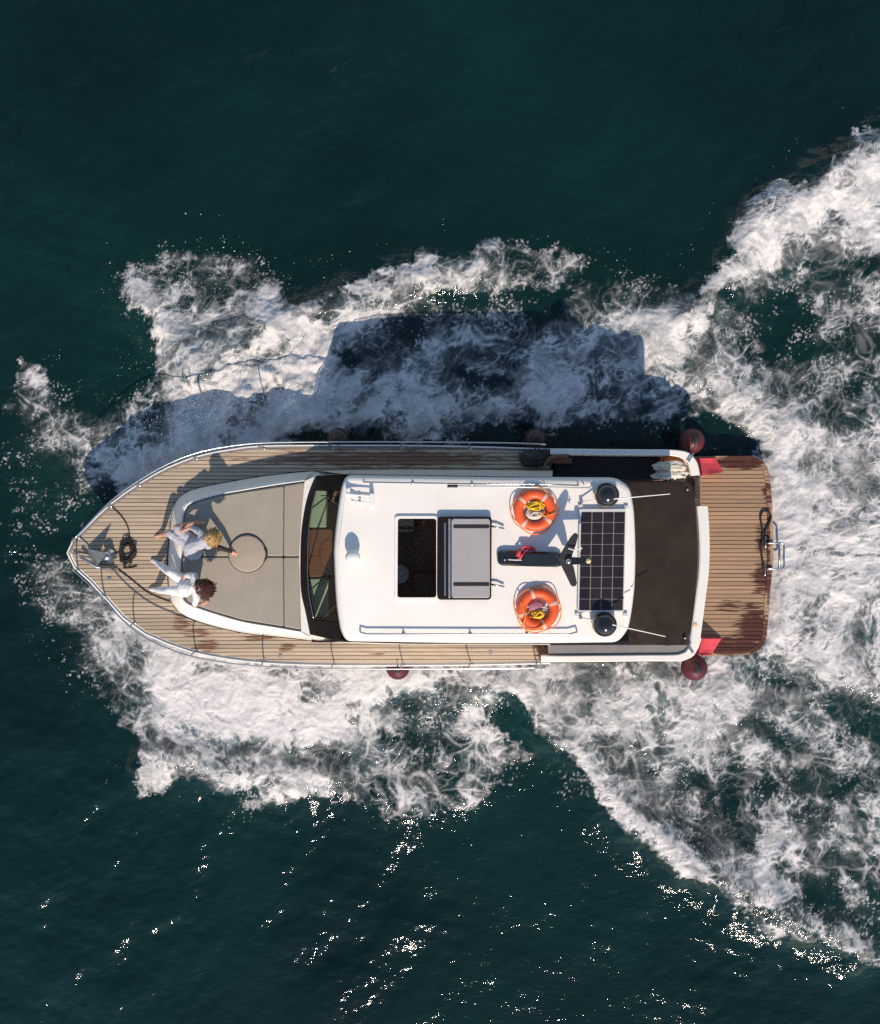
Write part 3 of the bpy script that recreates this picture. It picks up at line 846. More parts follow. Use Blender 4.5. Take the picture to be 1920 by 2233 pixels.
# mist of fine drops hanging over the bow wave
for (x0, y0, x1, y1, sp_, n_) in ((285, 1010, 470, 880, 40, 1500), (430, 905, 700, 790, 42, 2600), (330, 800, 600, 690, 50, 900), (300, 1440, 620, 1600, 60, 700), (240, 1330, 330, 1470, 40, 800),
                                   (290, 640, 560, 600, 40, 500)):
    for _ in range(n_):
        t = spr.random(); gx_ = x0 + (x1 - x0) * t + spr.normal(0, sp_); gy_ = y0 + (y1 - y0) * t + spr.normal(0, sp_)
        z_ = 0.18 + 0.75 * spr.random() ** 1.6
        x_, y_ = (gx_ - CX) * (H - z_) / F, -(gy_ - CY) * (H - z_) / F
        if abs(x_ + 0.1) < 5.2 and abs(y_ - cyl) < 2.1: continue
        if x_ > -6.6 and abs(y_ - cyl) < 0.30 * (x_ + 6.9) + 0.35 and x_ < -4.5: continue
        r_ = 0.0022 + 0.0055 * spr.random() ** 3
        df.append(OF + 6 * len(dv)); dv.append(OCT * r_ * (0.7 + 0.9 * spr.random(3)) + (x_, y_, z_))
if dv:
    sm = bpy.data.meshes.new('spray_drops')
    sm.from_pydata(np.concatenate(dv).tolist(), [], np.concatenate(df).tolist())
    sm.polygons.foreach_set('use_smooth', [True] * len(sm.polygons))
    M['drop'] = pmat('spray_drop', (0.82, 0.81, 0.80), 0.5, var=0.02)
    so = obj_from('spray_drops', sm, M['drop'])
    tag(so, 'white spray drops flung up along the wake edges', 'spray', kind='stuff')

# ------------------------------------------------------------------ the boat
BO = Vector((-0.1, -0.8, 0.0))
boat = empty('motor_yacht', BO)
tag(boat, 'white motor yacht with teak decks heading left through its own foam', 'yacht')

def zd(p):
    x = p.x if hasattr(p, 'x') else p
    t = max(0.0, (-1.8 - x) / 5.0)
    return 1.15 + 0.30 * t * t

def WD(px, py, dz=0.0):
    """pixel on the deck surface"""
    p = W(px, py, 1.2)
    for _ in range(4): p = W(px, py, zd(p) + dz)
    return p

deck_top = [(188,1153),(243,1100),(306,1055),(368,1020),(418,1000),(481,985),(540,976),(600,973),(700,972),(850,972),(1000,974),(1205,980)]
deck_bot = [(1200,1446),(1000,1450),(850,1451),(750,1451),(650,1449),(575,1445),(500,1437),(418,1421),(368,1404),(318,1382),(270,1347),(230,1302),(198,1268)]
bow_tip = [(164,1236),(149,1206),(160,1180)]
sheer_px = bow_tip[1:] + deck_top + [(1350, 984), (1480, 988), (1512, 1003)]
top_path = smooth_path([WD(x, y) for x, y in [(149, 1206), (161, 1180)] + deck_top], 0.25)
bot_path = smooth_path([WD(x, y) for x, y in deck_bot + [(165, 1238), (149, 1206)]], 0.25)
deck_loop = top_path + bot_path[:-1]

# cabin trunk and coachroof base outline (on deck)
tr_out_top = [(372,1141),(381,1096),(406,1073),(440,1062),(481,1054),(530,1045),(567,1039),(635,1031),(685,1027),(800,1024),(1000,1024),(1205,1026)]
tr_out_bot = [(1200,1405),(1000,1404),(800,1403),(700,1398),(600,1388),(530,1380),(456,1363),(406,1345),(381,1324),(369,1293)]
trunk_loop = smooth_path([WD(x, y) for x, y in tr_out_top], 0.2) + smooth_path([WD(x, y) for x, y in tr_out_bot + [(366, 1216), (372, 1141)]], 0.2)[:-1]
TZ = 1.60                                  # top of the trunk
tr_in_top = [(400,1142),(401,1124),(410,1102),(438,1090),(478,1079),(530,1070),(600,1058),(665,1049)]
tr_in_bot = [(657,1377),(600,1367),(530,1355),(468,1337),(438,1327),(408,1315),(396,1292)]

# --- hull: skinned from the sheer line to the keel
n_st = 34
def resample(path, n):
    L = [0.0]
    for i in range(1, len(path)): L.append(L[-1] + (path[i] - path[i - 1]).length)
    out = []
    for k in range(n):
        t = L[-1] * k / (n - 1); i = 0
        while i < len(L) - 2 and L[i + 1] < t: i += 1
        u = 0 if L[i + 1] == L[i] else (t - L[i]) / (L[i + 1] - L[i])
        out.append(path[i].lerp(path[i + 1], min(1, u)))
    return out
aft_top = [W(1350, 983, 1.3), W(1470, 985, 1.3), W(1512, 1000, 1.25), W(1528, 1040, 1.2)]
aft_bot = [W(1530, 1395, 1.2), W(1512, 1426, 1.25), W(1470, 1440, 1.3), W(1350, 1444, 1.3)]
sheer_t = resample(top_path + aft_top, n_st); sheer_b = resample([p for p in reversed(bot_path)] + aft_bot[::-1], n_st)
yc = -0.80
rows = []
for dz_t, inset, rake in ((0.0, 1.0, 0.0), (-0.10, 1.0, 0.02), (-0.45, 0.965, 0.18), (-0.85, 0.90, 0.42), (-1.25, 0.80, 0.75), (-1.6, 0.45, 1.2), (-1.75, 0.0, 1.4)):
    def low(p):
        t = max(0.0, min(1.0, (-3.0 - p.x) / 3.8))
        return Vector((p.x + rake * (t ** 1.5), yc + (p.y - yc) * inset * (1 - 0.10 * (1 - inset) * t), max(p.z + dz_t - 0.03, -0.62)))
    rows.append([low(p) for p in sheer_t] + [low(p) for p in reversed(sheer_b)])
hm = MB().rings(rows, cap0=False, cap1=False, closed=True)
hm.build('hull', M['hull'], boat, smooth=True)
MB().tube([p + Vector((0, 0, -0.16)) for p in sheer_t], 0.028, 6).build('rubbing_strake', M['blackm'], boat, smooth=True)
MB().tube([p + Vector((0, 0, -0.16)) for p in sheer_b], 0.028, 6).build('rubbing_strake', M['blackm'], boat, smooth=True)

# --- deck: caulked bed, then every plank by itself
def plank_set(loops, y0, y1, pitch, gap, zf, mat, parent, xstep, thick=0.014, name='plank'):
    base = fill_poly([atz(l, 0.0) for l in loops])
    xsv = [v.co.x for v in base.verts]
    x = min(xsv) + xstep
    while x < max(xsv):
        bmesh.ops.bisect_plane(base, geom=base.verts[:] + base.edges[:] + base.faces[:], plane_co=(x, 0, 0), plane_no=(1, 0, 0)); x += xstep
    y = y0; cnt = 0
    while y < y1:
        bm = base.copy()
        bmesh.ops.bisect_plane(bm, geom=bm.verts[:] + bm.edges[:] + bm.faces[:], plane_co=(0, y + gap / 2, 0), plane_no=(0, -1, 0), clear_outer=True)
        bmesh.ops.bisect_plane(bm, geom=bm.verts[:] + bm.edges[:] + bm.faces[:], plane_co=(0, y + pitch - gap / 2, 0), plane_no=(0, 1, 0), clear_outer=True)
        y += pitch
        if not bm.faces: bm.free(); continue
        bmesh.ops.remove_doubles(bm, verts=bm.verts, dist=1e-4)
        # islands
        seen = set(); isl = []
        for f in bm.faces:
            if f in seen: continue
            st = [f]; seen.add(f); grp = []
            while st:
                q_ = st.pop(); grp.append(q_)
                for e in q_.edges:
                    for nf in e.link_faces:
                        if nf not in seen: seen.add(nf); st.append(nf)
            isl.append(grp)
        for grp in isl:
            if sum(f.calc_area() for f in grp) < 0.006: continue
            vs = {}; V = []; Fc = []
            for f in grp:
                ix = []
                for v in f.verts:
                    if v not in vs:
                        vs[v] = len(V); V.append(Vector((v.co.x, v.co.y, zf(v.co))))
                    ix.append(vs[v])
                Fc.append(tuple(ix))
            # border edges give the sides
            cntE = {}
            for f in Fc:
                for a, b in zip(f, f[1:] + f[:1]): cntE[(a, b)] = 1
            nV = len(V)
            V2 = V + [p + Vector((0, 0, -thick)) for p in V]
            F2 = list(Fc) + [tuple(i + nV for i in reversed(f)) for f in Fc]
            for (a, b) in list(cntE):
                if (b, a) not in cntE: F2.append((b, a, a + nV, b + nV))
            mesh(name, V2, F2, mat, parent); cnt += 1
        bm.free()
    base.free()
    return cnt

inner_deck = offset_loop(deck_loop, 0.045)
bed = MB()
bmf = fill_poly([atz(deck_loop, 0.0), atz(trunk_loop, 0.0)])
for v in bmf.verts: v.co.z = zd(v.co) - 0.008
deck_o = bm_obj('deck', bmf, M['caulk'], boat)
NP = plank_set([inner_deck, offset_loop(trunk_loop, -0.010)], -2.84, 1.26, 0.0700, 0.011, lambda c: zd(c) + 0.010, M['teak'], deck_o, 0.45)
# covering board and toe rail
for pth in (top_path, bot_path):
    closedloop = []
    inn_ = [];
    for i, p in enumerate(pth):
        a = pth[max(0, i - 1)]; b = pth[min(len(pth) - 1, i + 1)]
        t = (b - a); t.z = 0; t.normalize()
        inn_.append(Vector((t.y, -t.x, 0)))
    L = [[], [], [], []]
    for p, nrm in zip(pth, inn_):
        z = zd(p)
        L[0].append(p + nrm * -0.015 + Vector((0, 0, -0.03)))
        L[1].append(p + nrm * -0.015 + Vector((0, 0, 0.035)))
        L[2].append(p + nrm * 0.010 + Vector((0, 0, 0.035)))
        L[3].append(p + nrm * 0.045 + Vector((0, 0, 0.006)))
    MB().rings(L[:3], cap0=False, cap1=False, closed=False).build('toe_rail', M['gel2'], boat, smooth=False)
    MB().rings([[p - Vector((0, 0, 0.03)) for p in L[2]], L[3]], cap0=False, cap1=False, closed=False).build('covering_board', M['grey'] if pth is top_path else M['gel2'], boat)  # upper board is grey: shade along that edge put into its colour

# --- cabin trunk with sloping coaming
ti_path = smooth_path([W(x, y, TZ) for x, y in tr_in_top], 0.2)
ti_bot = smooth_path([W(x, y, TZ) for x, y in tr_in_bot], 0.2)
def seg_match(outer, inner):
    return resample(outer, 60), resample(inner, 60)
to_t = smooth_path([WD(x, y) for x, y in [(366, 1216)] + tr_out_top[:9]], 0.1)
to_b = smooth_path([WD(x, y) for x, y in tr_out_bot[3:] + [(366, 1216)]], 0.1)
tin_t = smooth_path([W(x, y, TZ) for x, y in [(396, 1216)] + tr_in_top], 0.1)
tin_b = smooth_path([W(x, y, TZ) for x, y in tr_in_bot + [(396, 1216)]], 0.1)
O1 = resample(to_t, 50) ; I1 = resample(tin_t, 50)
O2 = resample(to_b, 50) ; I2 = resample(tin_b, 50)
outer_arc = O2[:-1] + O1; inner_arc = I2[:-1] + I1      # from lower aft round the front to upper aft
rowsT = []
for t, zf_ in ((0.0, 0.0), (0.10, 0.16), (0.40, 0.50), (0.66, 0.80), (0.78, 0.91), (0.88, 0.97), (0.95, 1.0), (1.0, 0.99)):
    rowsT.append([Vector((o.x + (i.x - o.x) * t, o.y + (i.y - o.y) * t, (zd(o) - 0.02) + (TZ + 0.03 - zd(o) + 0.02) * zf_)) for o, i in zip(outer_arc, inner_arc)])
rowsT.append([Vector((i.x, i.y, TZ - 0.12)) for i in inner_arc])
MB().rings(rowsT, cap0=False, cap1=False, closed=False).build('coaming', M['gel'], boat, smooth=True)
# bed under the cushions
slab('cushion_bed', [p.copy() for p in inner_arc], TZ - 0.14, TZ - 0.10, M['gel2'], boat)

# --- coachroof sides (tumblehome) and roof
RZ = 2.84
roof_px = [(757,1037),(900,1039),(1100,1042),(1345,1043),(1375,1062),(1384,1110),(1387,1160),(1388,1215),(1386,1280),(1380,1330),
           (1372,1372),(1350,1400),(1200,1402),(1000,1402),(755,1398),(743,1375),(735,1320),(731,1260),(729,1200),(733,1150),(741,1090),(747,1055)]
roof_loop = rounded([W(x, y, RZ) for x, y in roof_px], 0.10, 3)
hat_out = rounded([W(x, y, RZ) for x, y in [(867,1130),(953,1130),(953,1304),(866,1304)]], 0.05, 4)
levels = [(-0.02, RZ - 0.14), (0.0, RZ - 0.075), (0.015, RZ - 0.035), (0.045, RZ - 0.010), (0.085, RZ)]
mbR = MB()
mbR.rings([atz(offset_loop(roof_loop, o_), z) for o_, z in levels], cap0=False, cap1=False)
# crowned top built as strips with the hatch hole
topL = atz(offset_loop(roof_loop, 0.085), 0.0)
bmt = fill_poly([topL, atz(hat_out, 0.0)])
for ax_, rng in ((0, np.arange(-1.6, 3.2, 0.35)), (1, np.arange(-2.0, 0.6, 0.25))):
    for c in rng:
        pc = (c, 0, 0) if ax_ == 0 else (0, c, 0); pn = (1, 0, 0) if ax_ == 0 else (0, 1, 0)
        bmesh.ops.bisect_plane(bmt, geom=bmt.verts[:] + bmt.edges[:] + bmt.faces[:], plane_co=pc, plane_no=pn)
bmt.verts.ensure_lookup_table()
vi = {v: i for i, v in enumerate(bmt.verts)}
def crown(p):
    return RZ + 0.030 * max(0.0, 1 - ((p.y + 0.78) / 1.30) ** 2)
mbR.add([Vector((v.co.x, v.co.y, crown(v.co))) for v in bmt.verts], [tuple(vi[v] for v in f.verts) for f in bmt.faces])
bmt.free()
# underside of the roof
mbR.build('roof', M['gel'], boat, smooth=True)
bmu = fill_poly([atz(offset_loop(roof_loop, 0.0), RZ - 0.16), atz(hat_out, RZ - 0.16)])
for v in bmu.verts: v.co.z = RZ - 0.145
bm_obj('roof_lining', bmu, M['interior'], boat)
MB().rings([atz(hat_out, RZ - 0.15), atz(hat_out, RZ + 0.025)], cap0=False, cap1=False).build('hatch_lining', M['blackm'], boat)

side_t = resample(smooth_path([WD(x, y) for x, y in tr_out_top[8:]], 0.2), 14)
side_b = resample(smooth_path([WD(x, y) for x, y in tr_out_bot[:4]], 0.2), 14)[::-1]
rt = resample([W(x, y, RZ - 0.12) for x, y in [(752,1034),(900,1036),(1100,1039),(1205,1040)]], 14)
rb = resample([W(x, y, RZ - 0.12) for x, y in [(750,1400),(900,1404),(1100,1404),(1200,1404)]], 14)
def cabin_side(base, top, nm):
    rws = []
    for t, b_ in ((0.0, 0.0), (0.12, 0.02), (0.5, 0.40), (0.85, 0.85), (1.0, 1.0)):
        rws.append([b.lerp(tp, t) * 1.0 + Vector((0, (b.y - tp.y) * (t - b_) * 0.6, 0)) for b, tp in zip(base, top)])
    s_ = MB().rings(rws, cap0=False, cap1=False, closed=False).build('cabin_side', M['gel'], boat, smooth=True)
cabin_side(side_t, rt, 1); cabin_side(side_b, rb, -1)
# aft bulkhead of the cabin
MB().rings([[side_t[-1], side_b[-1]], [rt[-1], rb[-1]]], cap0=False, cap1=False, closed=False).build('bulkhead', M['wood'], boat)

# --- windscreen: dark surround, one wide curved pane, wipers
wb_px = [(692,1037),(681,1058),(670,1092),(662,1135),(658,1176),(657,1215),(657,1267),(660,1300),(667,1330),(678,1384)]
wt_px = [(752,1036),(746,1060),(739,1095),(734,1140),(730,1180),(729,1215),(731,1267),(734,1305),(738,1345),(747,1394)]
wb_ = resample(smooth_path([W(x, y, TZ + 0.06) for x, y in wb_px], 0.1), 40)
wt_ = resample(smooth_path([W(x, y, RZ - 0.10) for x, y in wt_px], 0.1), 40)
def ws(i, t, out=0.0):
    p = wb_[i].lerp(wt_[i], t)
    return p + Vector((-0.8, 0, 0.5)) * out
g0, g1, t0, t1_ = 4, 35, 0.24, 0.985
fm = MB()
bands = [(0.0, t0, 0, 39), (t1_, 1.0, 0, 39)]
for ta, tb, a, b in bands:
    fm.rings([[ws(i, ta, 0.014) for i in range(a, b + 1)], [ws(i, tb, 0.014) for i in range(a, b + 1)]], cap0=False, cap1=False, closed=False)
for a, b in ((0, g0), (g1, 39)):
    fm.rings([[ws(i, t0, 0.014) for i in range(a, b + 1)], [ws(i, t1_, 0.014) for i in range(a, b + 1)]], cap0=False, cap1=False, closed=False)
wso = fm.build('windscreen', M['frame'], boat, smooth=True)
MB().rings([[ws(i, t0 - 0.02) for i in range(g0 - 1, g1 + 2)], [ws(i, 0.995) for i in range(g0 - 1, g1 + 2)]], cap0=False, cap1=False, closed=False).build('pane', M['glass'], wso, smooth=True)
edge = [ws(i, t0, 0.018) for i in range(g0, g1 + 1)]
MB().tube(edge, 0.008, 5).build('gasket', M['steel'], wso, smooth=True)
for (i0, ta, i1, tb) in ((8, 0.30, 5, 0.75), (28, 0.30, 24, 0.85)):
    a, b = ws(i0, ta, 0.04), ws(i1, tb, 0.04)
    MB().tube([a, a.lerp(b, 0.5) + Vector((-0.01, 0, 0.02)), b], 0.012, 6).tube([b.lerp(a, 0.45) + Vector((-.02, .09, -.03)), b, b.lerp(a, -0.25) + Vector((.02, -.08, .03))], 0.010, 5).build('wiper', M['frame'], wso)
# white sill in front of the windscreen
sill_f = resample([W(x, y, TZ + 0.03) for x, y in [(665,1049),(657,1120),(652,1215),(655,1300),(657,1377)]], 24)
sill_a = resample([W(x, y, TZ + 0.065) for x, y in wb_px], 24)
sill_top = [Vector((p.x, p.y, TZ - 0.1)) for p in sill_f]
MB().rings([sill_top, sill_f, sill_a, [p + Vector((0.06, 0, -0.1)) for p in sill_a]], cap0=False, cap1=False, closed=False).build('windscreen_sill', M['gel'], boat, smooth=False)
# corners joining coaming, sill and cabin side
for (pa, pb, pc, pd) in (((635,1031),(694,1026),(692,1037),(665,1049)), ((600,1388),(690,1398),(678,1384),(657,1377))):
    a, b = WD(*pa), WD(*pb); c, d_ = W(pc[0], pc[1], TZ + 0.065), W(pd[0], pd[1], TZ + 0.028)
    e = W(752 if pa[1] < 1200 else 748, 1034 if pa[1] < 1200 else 1400, RZ - 0.12); sg = 1 if pa[1] < 1200 else -1
    MB().add([d_, c, b + Vector((0, 0.0, -0.02)), a + Vector((0, 0, -0.02)), e, WD(800, 1024 if sg > 0 else 1403) + Vector((0, 0, -0.02))],
             [(0, 1, 2, 3), (1, 4, 5, 2)]).build('cabin_corner', M['gel'], boat)

# --- inside, seen through glass and hatch
def box_px(name, x0, y0, x1, y1, z0, z1, mat, parent, bev=0.0, r=0.0):
    L = [W(x, y, z1) for x, y in ((x0, y0), (x1, y0), (x1, y1), (x0, y1))]
    if r: L = rounded(L, r, 4)
    return slab(name, L, z0, z1, mat, parent, bev)
box_px('saloon_floor', 690, 1040, 1200, 1400, 0.50, 0.55, M['floor'], boat)
box_px('dashboard', 672, 1050, 712, 1150, 1.40, 1.60, M['dash'], boat, 0.02, 0.03)
box_px('dashboard', 670, 1262, 716, 1345, 1.40, 1.60, M['dash'], boat, 0.02, 0.03)
box_px('console', 672, 1154, 725, 1258, 1.30, 1.62, M['wood'], boat, 0.02, 0.03)
box_px('helm_seat', 712, 1290, 760, 1370, 0.90, 1.20, M['navy'], boat, 0.05, 0.06)
st = box_px('steps', 866, 1131, 905, 1150, 0.55, 1.70, M['wood'], boat, 0.01)
box_px('step_tread', 868, 1133, 903, 1147, 1.70, 1.73, M['teak'], st)
box_px('step_tread', 868, 1154, 903, 1160, 1.45, 1.48, M['teak'], st)
MB().lathe(W(872, 1252, 0.95), [(0.0, -0.4), (0.03, -0.4), (0.03, -0.03), (0.17, -0.02), (0.18, 0.0), (0.17, 0.02), (0.0, 0.02)], 24).build('stool', M['cream'], boat, smooth=False)
box_px('galley_counter', 905, 1252, 960, 1300, 0.55, 1.10, M['interior'], boat, 0.02)
MB().lathe(W(925, 1140, 1.2), [(0.0, -0.1), (0.035, -0.1), (0.035, 0.06), (0.012, 0.10), (0.012, 0.14), (0.0, 0.14)], 12).build('bottle', M['lamp'], boat, smooth=True)
# saloon walls keep stray light out
sal = [W(x, y, 0.55) for x, y in [(690,1052),(1200,1040),(1200,1398),(690,1390)]]
MB().rings([atz(sal, 0.5), atz(sal, 1.25)], cap0=False, cap1=False).build('saloon_lining', M['interior'], boat)

# --- roof hatch: frame and slid-back cover
hf = MB()
hf_o = rounded([W(x, y, RZ + 0.06) for x, y in [(861,1124),(956,1124),(956,1310),(860,1310)]], 0.07, 5)
hf_i = rounded([W(x, y, RZ + 0.06) for x, y in [(868,1131),(952,1131),(952,1303),(867,1303)]], 0.05, 5)
hf.rings([atz(hf_o, RZ + 0.005), atz(hf_o, RZ + 0.05), atz(offset_loop(hf_o, 0.012), RZ + 0.06), atz(hf_i, RZ + 0.06), atz(hf_i, RZ - 0.02)], cap0=False, cap1=False)
hatch = hf.build('roof_hatch', M['gel'], boat)
cov_l = rounded([W(x, y, RZ + 0.13) for x, y in [(955,1127),(1073,1127),(1072,1308),(954,1308)]], 0.07, 6)
MB().rings([atz(cov_l, RZ + 0.045), atz(cov_l, RZ + 0.12), atz(offset_loop(cov_l, 0.02), RZ + 0.135)]).build('cover', M['frame'], hatch)
box_px('cover_panel', 985, 1131, 1069, 1304, RZ + 0.10, RZ + 0.150, M['shade'], hatch, 0.012, 0.05)
box_px('cover_rib', 989, 1144, 1068, 1152, RZ + 0.12, RZ + 0.158, M['navy'], hatch, 0.004, 0.03)
box_px('cover_rib', 989, 1270, 1068, 1278, RZ + 0.12, RZ + 0.158, M['navy'], hatch, 0.004, 0.03)
box_px('cover_handle', 969, 1140, 973, 1298, RZ + 0.13, RZ + 0.16, M['steel'], hatch, 0.006)
box_px('cover_edge', 978, 1131, 983, 1304, RZ + 0.12, RZ + 0.150, M['galv'], hatch, 0.006)
for y in (1149, 1276):
    MB().tube([W(1071, y - 2, RZ + 0.09), W(1085, y + 1, RZ + 0.10), W(1100, y + 3, RZ + 0.07)], 0.016, 8).build('slide_rail', M['steel'], hatch, smooth=True)

# --- roof gear
def rail(pts, z, r, posts, nm='roof_rail', post_z=None):
    p = [W(x, y, z) for x, y in pts]
    first, last = p[0].copy(), p[-1].copy()
    zz = (post_z or RZ)
    path = [Vector((first.x - 0.01, first.y, zz)), first + Vector((0, 0, -0.03))] + p + [last + Vector((0, 0, -0.03)), Vector((last.x + 0.01, last.y, zz))]
    o = MB().tube(path, r, 8).build(nm, M['steel'], boat, smooth=True)
    for x, y in posts:
        q_ = W(x, y, z)
        MB().tube([q_, Vector((q_.x, q_.y, zz))], r * 0.9, 8).lathe((q_.x, q_.y, zz), [(0.0, 0.0), (0.035, 0.0), (0.03, 0.012), (0.0, 0.012)], 10).build('rail_post', M['steel'], o, smooth=True)
    return o
rail([(786,1378),(800,1382),(1030,1383),(1240,1383),(1259,1378)], RZ + 0.09, 0.014, [(880,1382),(1026,1383),(1150,1383)])
rail([(794,1051),(1030,1055),(1190,1056),(1262,1058)], RZ + 0.09, 0.014, [(900,1053),(1030,1055),(1150,1056)])
# horn
horn = MB()
for dy, ln in ((0, 1.0), (15, 0.82)):
    a, b = W(812, 1082 + dy, RZ + 0.14), W(812 - 56 * ln, 1078 + dy, RZ + 0.14)
    prof = [(0.012, 0), (0.014, 0.5), (0.022, 0.8), (0.040, 0.95), (0.052, 1.0)]
    pts = [a.lerp(b, t) for _, t in prof]
    horn.tube(pts, [r_ for r_, _ in prof], 12)
horn.box(W(812, 1090, RZ + 0.09), (0.06, 0.20, 0.14)).box(W(785, 1090, RZ + 0.06), (0.04, 0.05, 0.12))
horn.build('horn', M['white'], boat, smooth=False)
# searchlight dome ahead of the hatch
sl = MB().lathe(W(772, 1214, RZ + 0.0), [(0.09, 0.0), (0.085, 0.03), (0.05, 0.05), (0.05, 0.10), (0.105, 0.13), (0.125, 0.19), (0.115, 0.26), (0.08, 0.31), (0.0, 0.33)], 20).build('searchlight', M['white'], boat, smooth=True)
MB().lathe(W(765, 1214, RZ + 0.20), [(0.0, 0.0), (0.08, 0.0), (0.085, 0.03), (0.0, 0.04)], 16, Matrix.Rotation(R(-90), 3, 'Y')).build('lens', M['lamp'], sl)
# satellite domes
def dome(px, py):
    o = MB().lathe(W(px, py, RZ + 0.26) - Vector((0, 0, 0.26)), [(0.0, 0.0), (0.16, 0.0), (0.17, 0.02), (0.15, 0.05), (0.15, 0.07)], 28).build('antenna_dome', M['white'], boat, smooth=False)
    prof = [(0.195, 0.07), (0.205, 0.10), (0.205, 0.17)] + [(0.205 * math.cos(R(a)), 0.17 + 0.19 * math.sin(R(a))) for a in range(10, 91, 10)]
    MB().lathe(W(px, py, RZ + 0.26) - Vector((0, 0, 0.26)), [(0.0, 0.07)] + prof, 28).build('cover', M['black'], o, smooth=True)
dome(1326, 1079); dome(1321, 1363)
# whip aerials
for (bx, by, tx, ty) in ((1268, 1094, 1462, 1077), (1266, 1346, 1452, 1388)):
    a = W(bx, by, RZ + 0.02); b = W(tx, ty, RZ + 0.75)
    o = MB().tube([a + Vector((0, 0, 0.06)), a.lerp(b, 0.12) + Vector((0, 0, 0.04)), b], [0.013, 0.012, 0.007], 7).build('whip_aerial', M['white'], boat, smooth=True)
    MB().box(a + Vector((0, 0, 0.03)), (0.05, 0.05, 0.07)).build('bracket', M['steel'], o)
# raked mast with swept wings
mast = MB().rings([[W(px, py, RZ + 0.012) for px, py in L] for L in []] or [atz(rounded([W(x, y, RZ + 0.1) for x, y in [(1084,1199),(1226,1204),(1226,1238),(1084,1234)]], 0.13, 6), RZ + 0.012),
        atz(rounded([W(x, y, RZ + 0.1) for x, y in [(1085,1200),(1226,1205),(1226,1237),(1085,1233)]], 0.13, 6), RZ + 0.10),
        atz(rounded([W(x, y, RZ + 0.1) for x, y in [(1092,1204),(1222,1208),(1222,1234),(1092,1229)]], 0.10, 6), RZ + 0.13)]).build('mast', M['black'], boat)
hub = W(1238, 1222, RZ + 0.62)
def plate(name, pts, z, th, mat, parent, bev=0.01):
    return slab(name, rounded([W(x, y, z) for x, y in pts], 0.04, 4), z - th, z, mat, parent, bev)
sb = [W(x, y, RZ + 0.12) for x, y in [(1135,1208),(1178,1208),(1178,1234),(1135,1234)]]
stp = [W(x, y, RZ + 0.58) for x, y in [(1222,1209),(1248,1209),(1248,1234),(1222,1234)]]
MB().rings([sb, [a.lerp(b, 0.5) for a, b in zip(sb, stp)], stp]).build('strut', M['black'], mast)
plate('wing', [(1216,1220),(1246,1170),(1255,1161),(1262,1166),(1258,1184),(1248,1212),(1240,1226)], RZ + 0.62, 0.05, M['blackm'], mast)
plate('wing', [(1217,1218),(1240,1218),(1252,1236),(1259,1272),(1256,1279),(1247,1279),(1236,1256)], RZ + 0.616, 0.05, M['blackm'], mast)
plate('arm', [(1236,1214),(1292,1217),(1292,1230),(1236,1232)], RZ + 0.66, 0.035, M['black'], mast, 0.006)
MB().lathe(W(1283, 1223, RZ + 0.66), [(0.0, 0.0), (0.04, 0.0), (0.045, 0.04), (0.035, 0.085), (0.0, 0.10)], 16).build('mast_light', M['lamp'], mast, smooth=True)
MB().lathe(W(1240, 1224, RZ + 0.63), [(0.0, 0.0), (0.05, 0.0), (0.05, 0.03), (0.02, 0.06), (0.0, 0.06)], 14).build('mast_cap', M['steel'], mast, smooth=True)
MB().tube([W(1172, 1229, RZ + 0.18), W(1218, 1232, RZ + 0.56)], 0.008, 6).build('stay', M['steel'], mast)
MB().tube([W(1172, 1212, RZ + 0.18), W(1218, 1214, RZ + 0.56)], 0.008, 6).build('stay', M['steel'], mast)
MB().lathe(W(1101, 1221, RZ + 0.13), [(0.0, 0.0), (0.025, 0.0), (0.02, 0.04), (0.0, 0.05)], 12).build('mast_bolt', M['steel'], mast, smooth=True)
MB().tube([W(1240, 1196, RZ + 0.66), W(1254, 1200, RZ + 0.68), W(1270, 1195, RZ + 0.68)], 0.010, 6).tube([W(1266, 1188, RZ + 0.68), W(1266, 1203, RZ + 0.68)], 0.008, 6).build('wind_vane', M['white'], mast)

# solar panel: frame, backing, 4 x 9 cells
sp_o = empty('solar_panel_origin', (0, 0, 0)); bpy.data.objects.remove(sp_o)
pan = [W(x, y, RZ + 0.09) for x, y in [(1264,1110),(1366,1110),(1361,1334),(1260,1334)]]
pin = [W(x, y, RZ + 0.09) for x, y in [(1268,1116),(1364,1116),(1359,1331),(1263,1331)]]
panel = MB().rings([atz(pan, RZ + 0.045), atz(pan, RZ + 0.085), atz(pin, RZ + 0.085), atz(pin, RZ + 0.07)], cap0=True, cap1=False).build('solar_panel', M['alu'], boat)
MB().rings([atz(pin, RZ + 0.060), atz(pin, RZ + 0.072)]).build('backing', M['panelw'], panel)
def pq(u, v):
    a = pin[0].lerp(pin[1], u); b = pin[3].lerp(pin[2], u)
    return a.lerp(b, v)
for i in range(4):
    for j in range(9):
        u0, u1 = (i + 0.04) / 4, (i + 0.96) / 4; v0, v1 = (j + 0.04) / 9, (j + 0.96) / 9
        cL = [pq(u0, v0), pq(u1, v0), pq(u1, v1), pq(u0, v1)]
        MB().rings([atz(cL, RZ + 0.0725), atz(cL, RZ + 0.078)]).build('cell', M['cell'], panel)
for x, y in ((1266, 1104), (1366, 1106), (1259, 1340), (1364, 1340)):
    MB().box(W(x, y, RZ + 0.03), (0.07, 0.05, 0.06)).build('panel_foot', M['alu'], panel)

